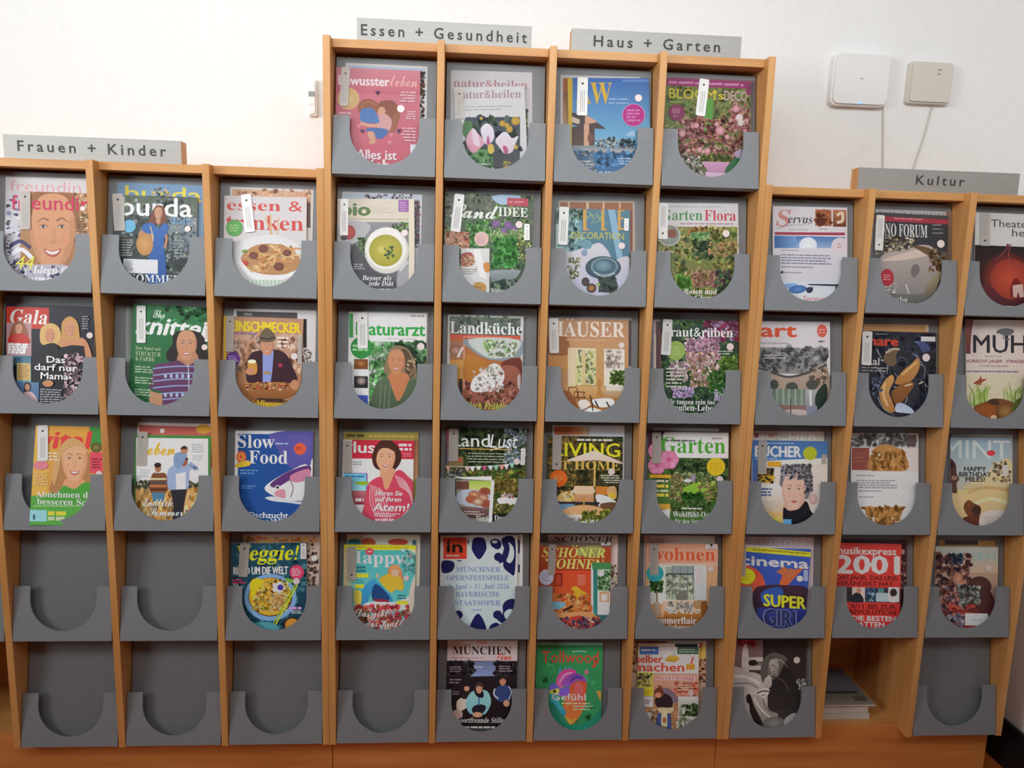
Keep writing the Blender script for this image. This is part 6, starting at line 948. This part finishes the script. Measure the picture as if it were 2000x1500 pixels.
def c_desert(A):
    A.bg('92a8b4', 'c8b48c'); A.r(1440, 120, 1920, 400, '8aa4b4', 'b0bab8'); A.T(1428, 272, 'MINT', 130, 'c0ccd4', w=470, f='ss', o=.02); A.e(1766, 236, 30, 20, 'c83a4c'); A.s([(1720, 400), (1780, 330), (1900, 280), (1920, 520), (1700, 500), (1560, 480)], 'd0bc90'); A.s([(1440, 500), (1560, 500), (1700, 470), (1900, 500), (1900, 800), (1440, 800)], 'd4b884', 'c0a87c'); A.k([(1600, 520), (1720, 480), (1890, 500)], 24, 'c0a06c'); A.k([(1640, 600), (1760, 560), (1890, 590)], 22, 'e0cca0'); A.n(1780, 300, 1900, 440, 24, ['8a7a60', 'd8ccb0', 'b09a70', '5a4c3c'], 10, 28); A.r(1845, 320, 1885, 400, 'c0c0b8')
    A.s([(1440, 300), (1480, 275), (1515, 320), (1520, 380), (1540, 420), (1520, 450), (1525, 510), (1500, 520), (1430, 480)], '4a2c28', '5a3832'); A.e(1505, 412, 22, 16, '9a7468'); A.s([(1440, 310), (1475, 285), (1500, 330), (1460, 370)], '2c1c1c')
    for y, s_, x, w in ((364, 'HAPPY', 1575, 155), (402, 'BIRTHDAY', 1540, 225), (438, 'MILES!', 1585, 135)): A.t(x, y, s_, 32, '403c38', w=w, f='b', o=.02)
    A.g(1575, 450, 1720, 495, 3, 'b0a080', .35); A.s([(1570, 620), (1600, 570), (1640, 590), (1690, 620), (1680, 680), (1610, 690)], '6a3c24'); A.k([(1600, 620), (1610, 570)], 16, '7a4828'); A.e(1660, 645, 32, 36, '3c241c'); A.s([(1560, 710), (1620, 680), (1700, 690), (1712, 780), (1640, 790)], '5a2c20'); A.s([(1700, 660), (1900, 650), (1860, 780), (1700, 800)], 'c8bcb4'); A.g(1720, 590, 1880, 640, 3, 'c8b898', .3); A.g(1720, 680, 1860, 740, 4, 'a89c98', .3)
mag(10, 4, 20, (1478, 122), (1916, 128), 'pale blue music magazine with desert dunes and a dark profile', c_desert)
mag(10, 4, 20, (1490, 104), (1920, 106), 'grey sleeve sheet behind the desert dunes cover', plain(('bg', 'a0a09c'),), c=.0065)

# ======================= right rack, row 5
def c_hero(A):
    A.bg('3450a0', '2c3c88'); A.s([(100, 260), (220, 300), (250, 420), (90, 420)], 'b84a34'); A.p([(380, 300), (520, 270), (400, 400), (340, 420)], 'c85a34'); A.p([(90, 120), (570, 168), (565, 200), (90, 160)], 'd8bc2c'); A.g(150, 140, 540, 155, 1, '8a7418', .6, 'r'); A.r(90, 95, 520, 132, 'b8b0b0', sl=.03)
    A.T(92, 250, 'cinema', 62, 'e4dcdc', w=455, f='b', o=.05, sl=.06); A.e(490, 345, 22, 20, 'dcdce4'); A.r(515, 285, 545, 360, '8a94b8'); A.s([(180, 430), (260, 390), (400, 390), (550, 420), (550, 620), (190, 640)], '3a2430', '20182c'); A.s([(230, 440), (330, 400), (380, 430), (340, 520), (250, 520)], '2c4c90'); A.p([(330, 300), (400, 250), (470, 300), (430, 350)], 'a8603c'); A.p([(380, 260), (440, 250), (420, 285)], '2a5aa0')
    A.r(200, 540, 560, 740, '2a3478', '20204c', sl=0); A.t(248, 528, 'SUPER', 78, 'e0c828', w=280, f='b', o=.02); A.t(246, 658, 'GIRL', 112, '7a88b8', w=252, f='b', o=.04); A.t(250, 656, 'GIRL', 108, '2a2a50', w=244, f='b', o=.0); A.g(285, 672, 410, 692, 1, 'c8c8d0', .6); A.e(132, 330, 58, 54, 'd8bc24'); A.g(100, 305, 165, 355, 3, 'a8901c', .3); A.tag(108, 70, 100, 330, 44, 0)
mag(8, 5, 21, (100, 112), (566, 148), 'blue film magazine with yellow corner band and yellow capital letters', c_hero)
mag(8, 5, 21, (118, 62), (584, 68), 'pale lilac magazine behind the blue film cover', plain(('bg', 'a89ca4'), ('t', 160, 112, 'cinema', 34, 'c8c0c4', 380, 'b')), c=.0065)
def c_2001(A):
    A.bg('c83a34', 'bc302c'); A.T(730, 178, 'musikexpress', 48, 'e0b8b4', w=408, f='b'); A.T(738, 305, '2001', 116, 'e4c8c4', w=418, f='b', o=.06); A.t(738, 350, 'DAS JAHR, DAS UNS', 30, '6a2020', w=408, f='b', o=.02); A.t(736, 390, 'VERÄNDERT HAT', 30, '6a2020', w=382, f='b', o=.02)
    A.r(800, 402, 1165, 500, '2c2c34'); A.r(842, 402, 928, 500, 'b8a8a0'); A.s([(830, 500), (850, 450), (890, 440), (920, 500)], '22222c'); A.e(887, 425, 16, 20, 'a87860'); A.r(930, 405, 998, 498, '3a5a78', '22303f'); A.n(935, 410, 995, 495, 12, ['7a9ab0', '22303c'], 8, 18); A.r(1002, 440, 1085, 500, '9aa8b0'); A.r(1015, 410, 1055, 440, '4a7a7c'); A.r(1085, 402, 1160, 500, 'c0b8b8'); A.e(1120, 440, 24, 28, '2a2226'); A.s([(1090, 500), (1130, 460), (1160, 500)], 'd8d8dc')
    A.t(835, 545, '9/11 BIS ZUR', 30, '6a1c1c', w=300, f='b', o=.02); A.t(822, 582, 'REVOLUTION', 30, '6a1c1c', w=310, f='b', o=.02); A.t(840, 626, 'DIE BESTEN', 32, 'e4c4c0', w=292, f='b', o=.02); A.t(828, 666, 'PLATTEN', 32, 'e4c4c0', w=230, f='b', o=.02); A.t(848, 702, 'UND ACTS', 32, 'e4c4c0', w=250, f='b', o=.02)
mag(9, 5, 21, (735, 102), (1176, 112), 'red music magazine with large white year numerals', c_2001)
mag(9, 5, 21, (770, 76), (1215, 82), 'dark edge of a magazine right of the red year cover', plain(('bg', '4a3034'), ('r', 770, 78, 1210, 104, '3a2430'), ('r', 1175, 110, 1205, 640, '301c20'), ('e', 1184, 165, 13, 18, 'a87a70'), ('n', 1172, 220, 1205, 420, 12, ['6a4a48', '22161a', '8a6a60'], 8, 18)), c=.0065)
def c_painting(A):
    A.bg('a89480', '6a4038'); A.r(1400, 130, 1825, 300, '9aa09a', 'a8947c'); A.T(1530, 222, 'EIMERIN', 52, '7a9c9c', w=280, f='ss', o=.03); A.n(1395, 180, 1640, 480, 110, ['6a4038', '4a2c30', '8a5a50', '3a2a34', 'a07868', '5a4a58', '7a5048'], 14, 36); A.n(1500, 180, 1580, 250, 14, ['2c4a5a', '3a3a4a'], 14, 30); A.e(1555, 345, 34, 44, 'b08068', '8a5a48'); A.e(1590, 390, 26, 24, 'a87060')
    A.e(1700, 400, 80, 70, '4a2c26', '3a2420'); A.s([(1560, 430), (1650, 400), (1780, 440), (1800, 600), (1700, 640), (1600, 560)], '3a2426', '4a1f22'); A.n(1560, 390, 1700, 520, 34, ['4a4a48', '6a7068', '8a948c', '2c2a2c'], 12, 30); A.n(1445, 460, 1560, 620, 40, ['8a5a54', 'a87a70', '6a3a40', '5a4a5c'], 14, 34); A.n(1500, 520, 1680, 600, 24, ['b04a38', 'a03a30', '8a2c2c'], 14, 32, .5); A.n(1480, 590, 1620, 690, 34, ['5a5a74', '8a8a98', '6a3040', 'a8a0a4', '4a2c38'], 10, 26); A.s([(1600, 660), (1760, 640), (1740, 720), (1600, 720)], '7a2420'); A.r(1602, 578, 1756, 660, 'b8c4c0'); A.g(1640, 610, 1720, 635, 1, 'a0acaa', .6); A.st(1758, 274, 20)
mag(10, 5, 21, (1405, 126), (1826, 132), 'brownish magazine with a painted reddish figure and small white label', c_painting)
mag(10, 5, 21, (1428, 86), (1806, 90), 'ochre topped magazine behind the painted reddish figure', plain(('bg', '9a7444'), ('r', 1465, 86, 1690, 116, '3a3030')), c=.0065)

# ======================= right rack, row 6
def c_mono(A):
    A.bg('2c2827', '3a3635'); A.r(100, 65, 310, 250, '6e5458', '5c4e50'); A.n(145, 70, 245, 105, 10, ['8a2c34', 'a03a3c'], 12, 26); A.s([(170, 115), (200, 105), (208, 270), (165, 270)], 'a8a29e'); A.p([(165, 180), (300, 178), (305, 205), (165, 210)], 'a29c98'); A.p([(165, 235), (300, 232), (300, 262), (165, 262)], '9a9490'); A.e(235, 215, 30, 20, '1e1b1b'); A.r(300, 68, 600, 400, '211d1c', '292524')
    A.s([(100, 250), (200, 270), (290, 300), (330, 420), (280, 470), (100, 470)], '8e8986', '9c9794'); A.k([(110, 300), (200, 310), (280, 350)], 16, 'b4afab'); A.k([(110, 350), (210, 350), (270, 380)], 12, '6e6a68'); A.r(100, 400, 330, 720, '9a9692', '5a5755')
    A.s([(345, 370), (380, 280), (440, 250), (500, 290), (530, 380), (540, 470), (515, 545), (430, 565), (360, 545), (330, 470)], '1c1a1a', '262424'); A.s([(330, 545), (430, 520), (520, 540), (500, 600), (430, 600)], '2c2a2a')
    A.s([(292, 330), (285, 250), (310, 185), (360, 150), (420, 160), (460, 190), (440, 215), (420, 260), (400, 300), (360, 330), (320, 345)], '4c4845')
    for i in range(9): A.k([(300 + i * 12, 330 - i * 4), (296 + i * 14, 250 - i * 6), (340 + i * 10, 175 + i * 3), (400 + i * 8, 178 + i * 8)], 5, A.rnd.choice(['8c8783', '6a6663', 'a29d99', '3a3735']), 2)
    A.s([(345, 200), (385, 195), (400, 230), (390, 270), (365, 285), (345, 260)], '8f8883', '7a746f'); A.k([(352, 232), (372, 230)], 5, '3a3533'); A.k([(372, 235), (388, 250), (378, 258)], 5, '5c5652'); A.k([(365, 272), (382, 272)], 4, '453f3c'); A.s([(312, 320), (350, 295), (356, 360), (325, 385), (308, 360)], '9c9792', '86817d'); A.k([(350, 300), (430, 330), (470, 400)], 10, '3a3737')
    A.s([(265, 410), (300, 380), (340, 385), (335, 420), (300, 440)], 'aaa49f'); A.k([(262, 412), (300, 398), (340, 402)], 8, '2a2828'); A.k([(290, 430), (318, 420)], 6, '5a5552'); A.s([(222, 425), (290, 440), (340, 520), (400, 555), (340, 625), (270, 600), (210, 510)], '8a8581', '6a6663'); A.k([(240, 440), (290, 520), (360, 580)], 10, 'a8a39f'); A.k([(300, 450), (320, 510), (370, 550)], 7, '55514f'); A.s([(190, 445), (216, 420), (245, 500), (300, 615), (275, 645), (225, 560)], '191717'); A.e(375, 612, 78, 46, '74716e', '545150'); A.s([(445, 575), (512, 540), (495, 610), (440, 622)], '8c8986'); A.s([(178, 490), (208, 480), (212, 560), (186, 555)], '8e8984'); A.n(520, 320, 578, 385, 10, ['8a8a88', 'a09e9a', '6a6866'], 12, 22); A.st(519, 196, 21)
mag(8, 6, 22, (110, 66), (585, 68), 'black and white cover with a seated person hugging a knee', c_mono)

# ======================= open compartment: a small pile of magazines on the shelf
def pile(label, x0, x1, y0, y1, z0, z1, art, yaw):
    root = add('magazine', None); root.location = ((x0 + x1) / 2, (y0 + y1) / 2, z0); root.rotation_euler = (0, 0, yaw)
    tagp(root, label, 'magazine', 'pile of magazines in the open compartment'); w, d = (x1 - x0) / 2, (y1 - y0) / 2
    add('pages', boxmesh(-w, w, -d, d, .0002, z1 - z0 - .0006), root, MAT['paper'])
    V = [(-w, -d), (w, -d), (w, d), (-w, d)]; me = colmesh([(x, y, 0) for x, y in V], [(0, 1, 2), (0, 2, 3)], [lin(art[0])] * 4, (0, 0, z1 - z0 - .0005)); cv = add('cover', me, root, MAT['print'])
    for i, (a, b, c, e, col) in enumerate(art[1]):
        q = colmesh([(-w + 2 * w * a, -d + 2 * d * b, 0), (-w + 2 * w * c, -d + 2 * d * b, 0), (-w + 2 * w * c, -d + 2 * d * e, 0), (-w + 2 * w * a, -d + 2 * d * e, 0)], [(0, 1, 2), (0, 2, 3)], [lin(col)] * 4, (0, 0, z1 - z0 - .0004 + i * 2e-5)); add('cover_picture', q, cv, MAT['print'])
X9 = clear(9)[0]; ZS = ZO + .0062
pile('thick pale magazine at the bottom of the pile in the open compartment', X9 + .004, X9 + .196, .085, .290, ZS, ZS + .019, ('c8b8b4', []), 0)
pile('thick pale magazine in the middle of the pile in the open compartment', X9 + .002, X9 + .192, .088, .292, ZS + .019, ZS + .047, ('c8b8b4', []), .0)
pile('grey covered magazine on top of the pile in the open compartment', X9 + .004, X9 + .208, .080, .290, ZS + .047, ZS + .052, ('8a847c', [(0, .0, 1, .14, '9a948c'), (.74, .1, .95, .24, '6a665e'), (0, .3, .9, .36, '4a4644'), (0, .36, 1, .99, '7c7880')]), 0)
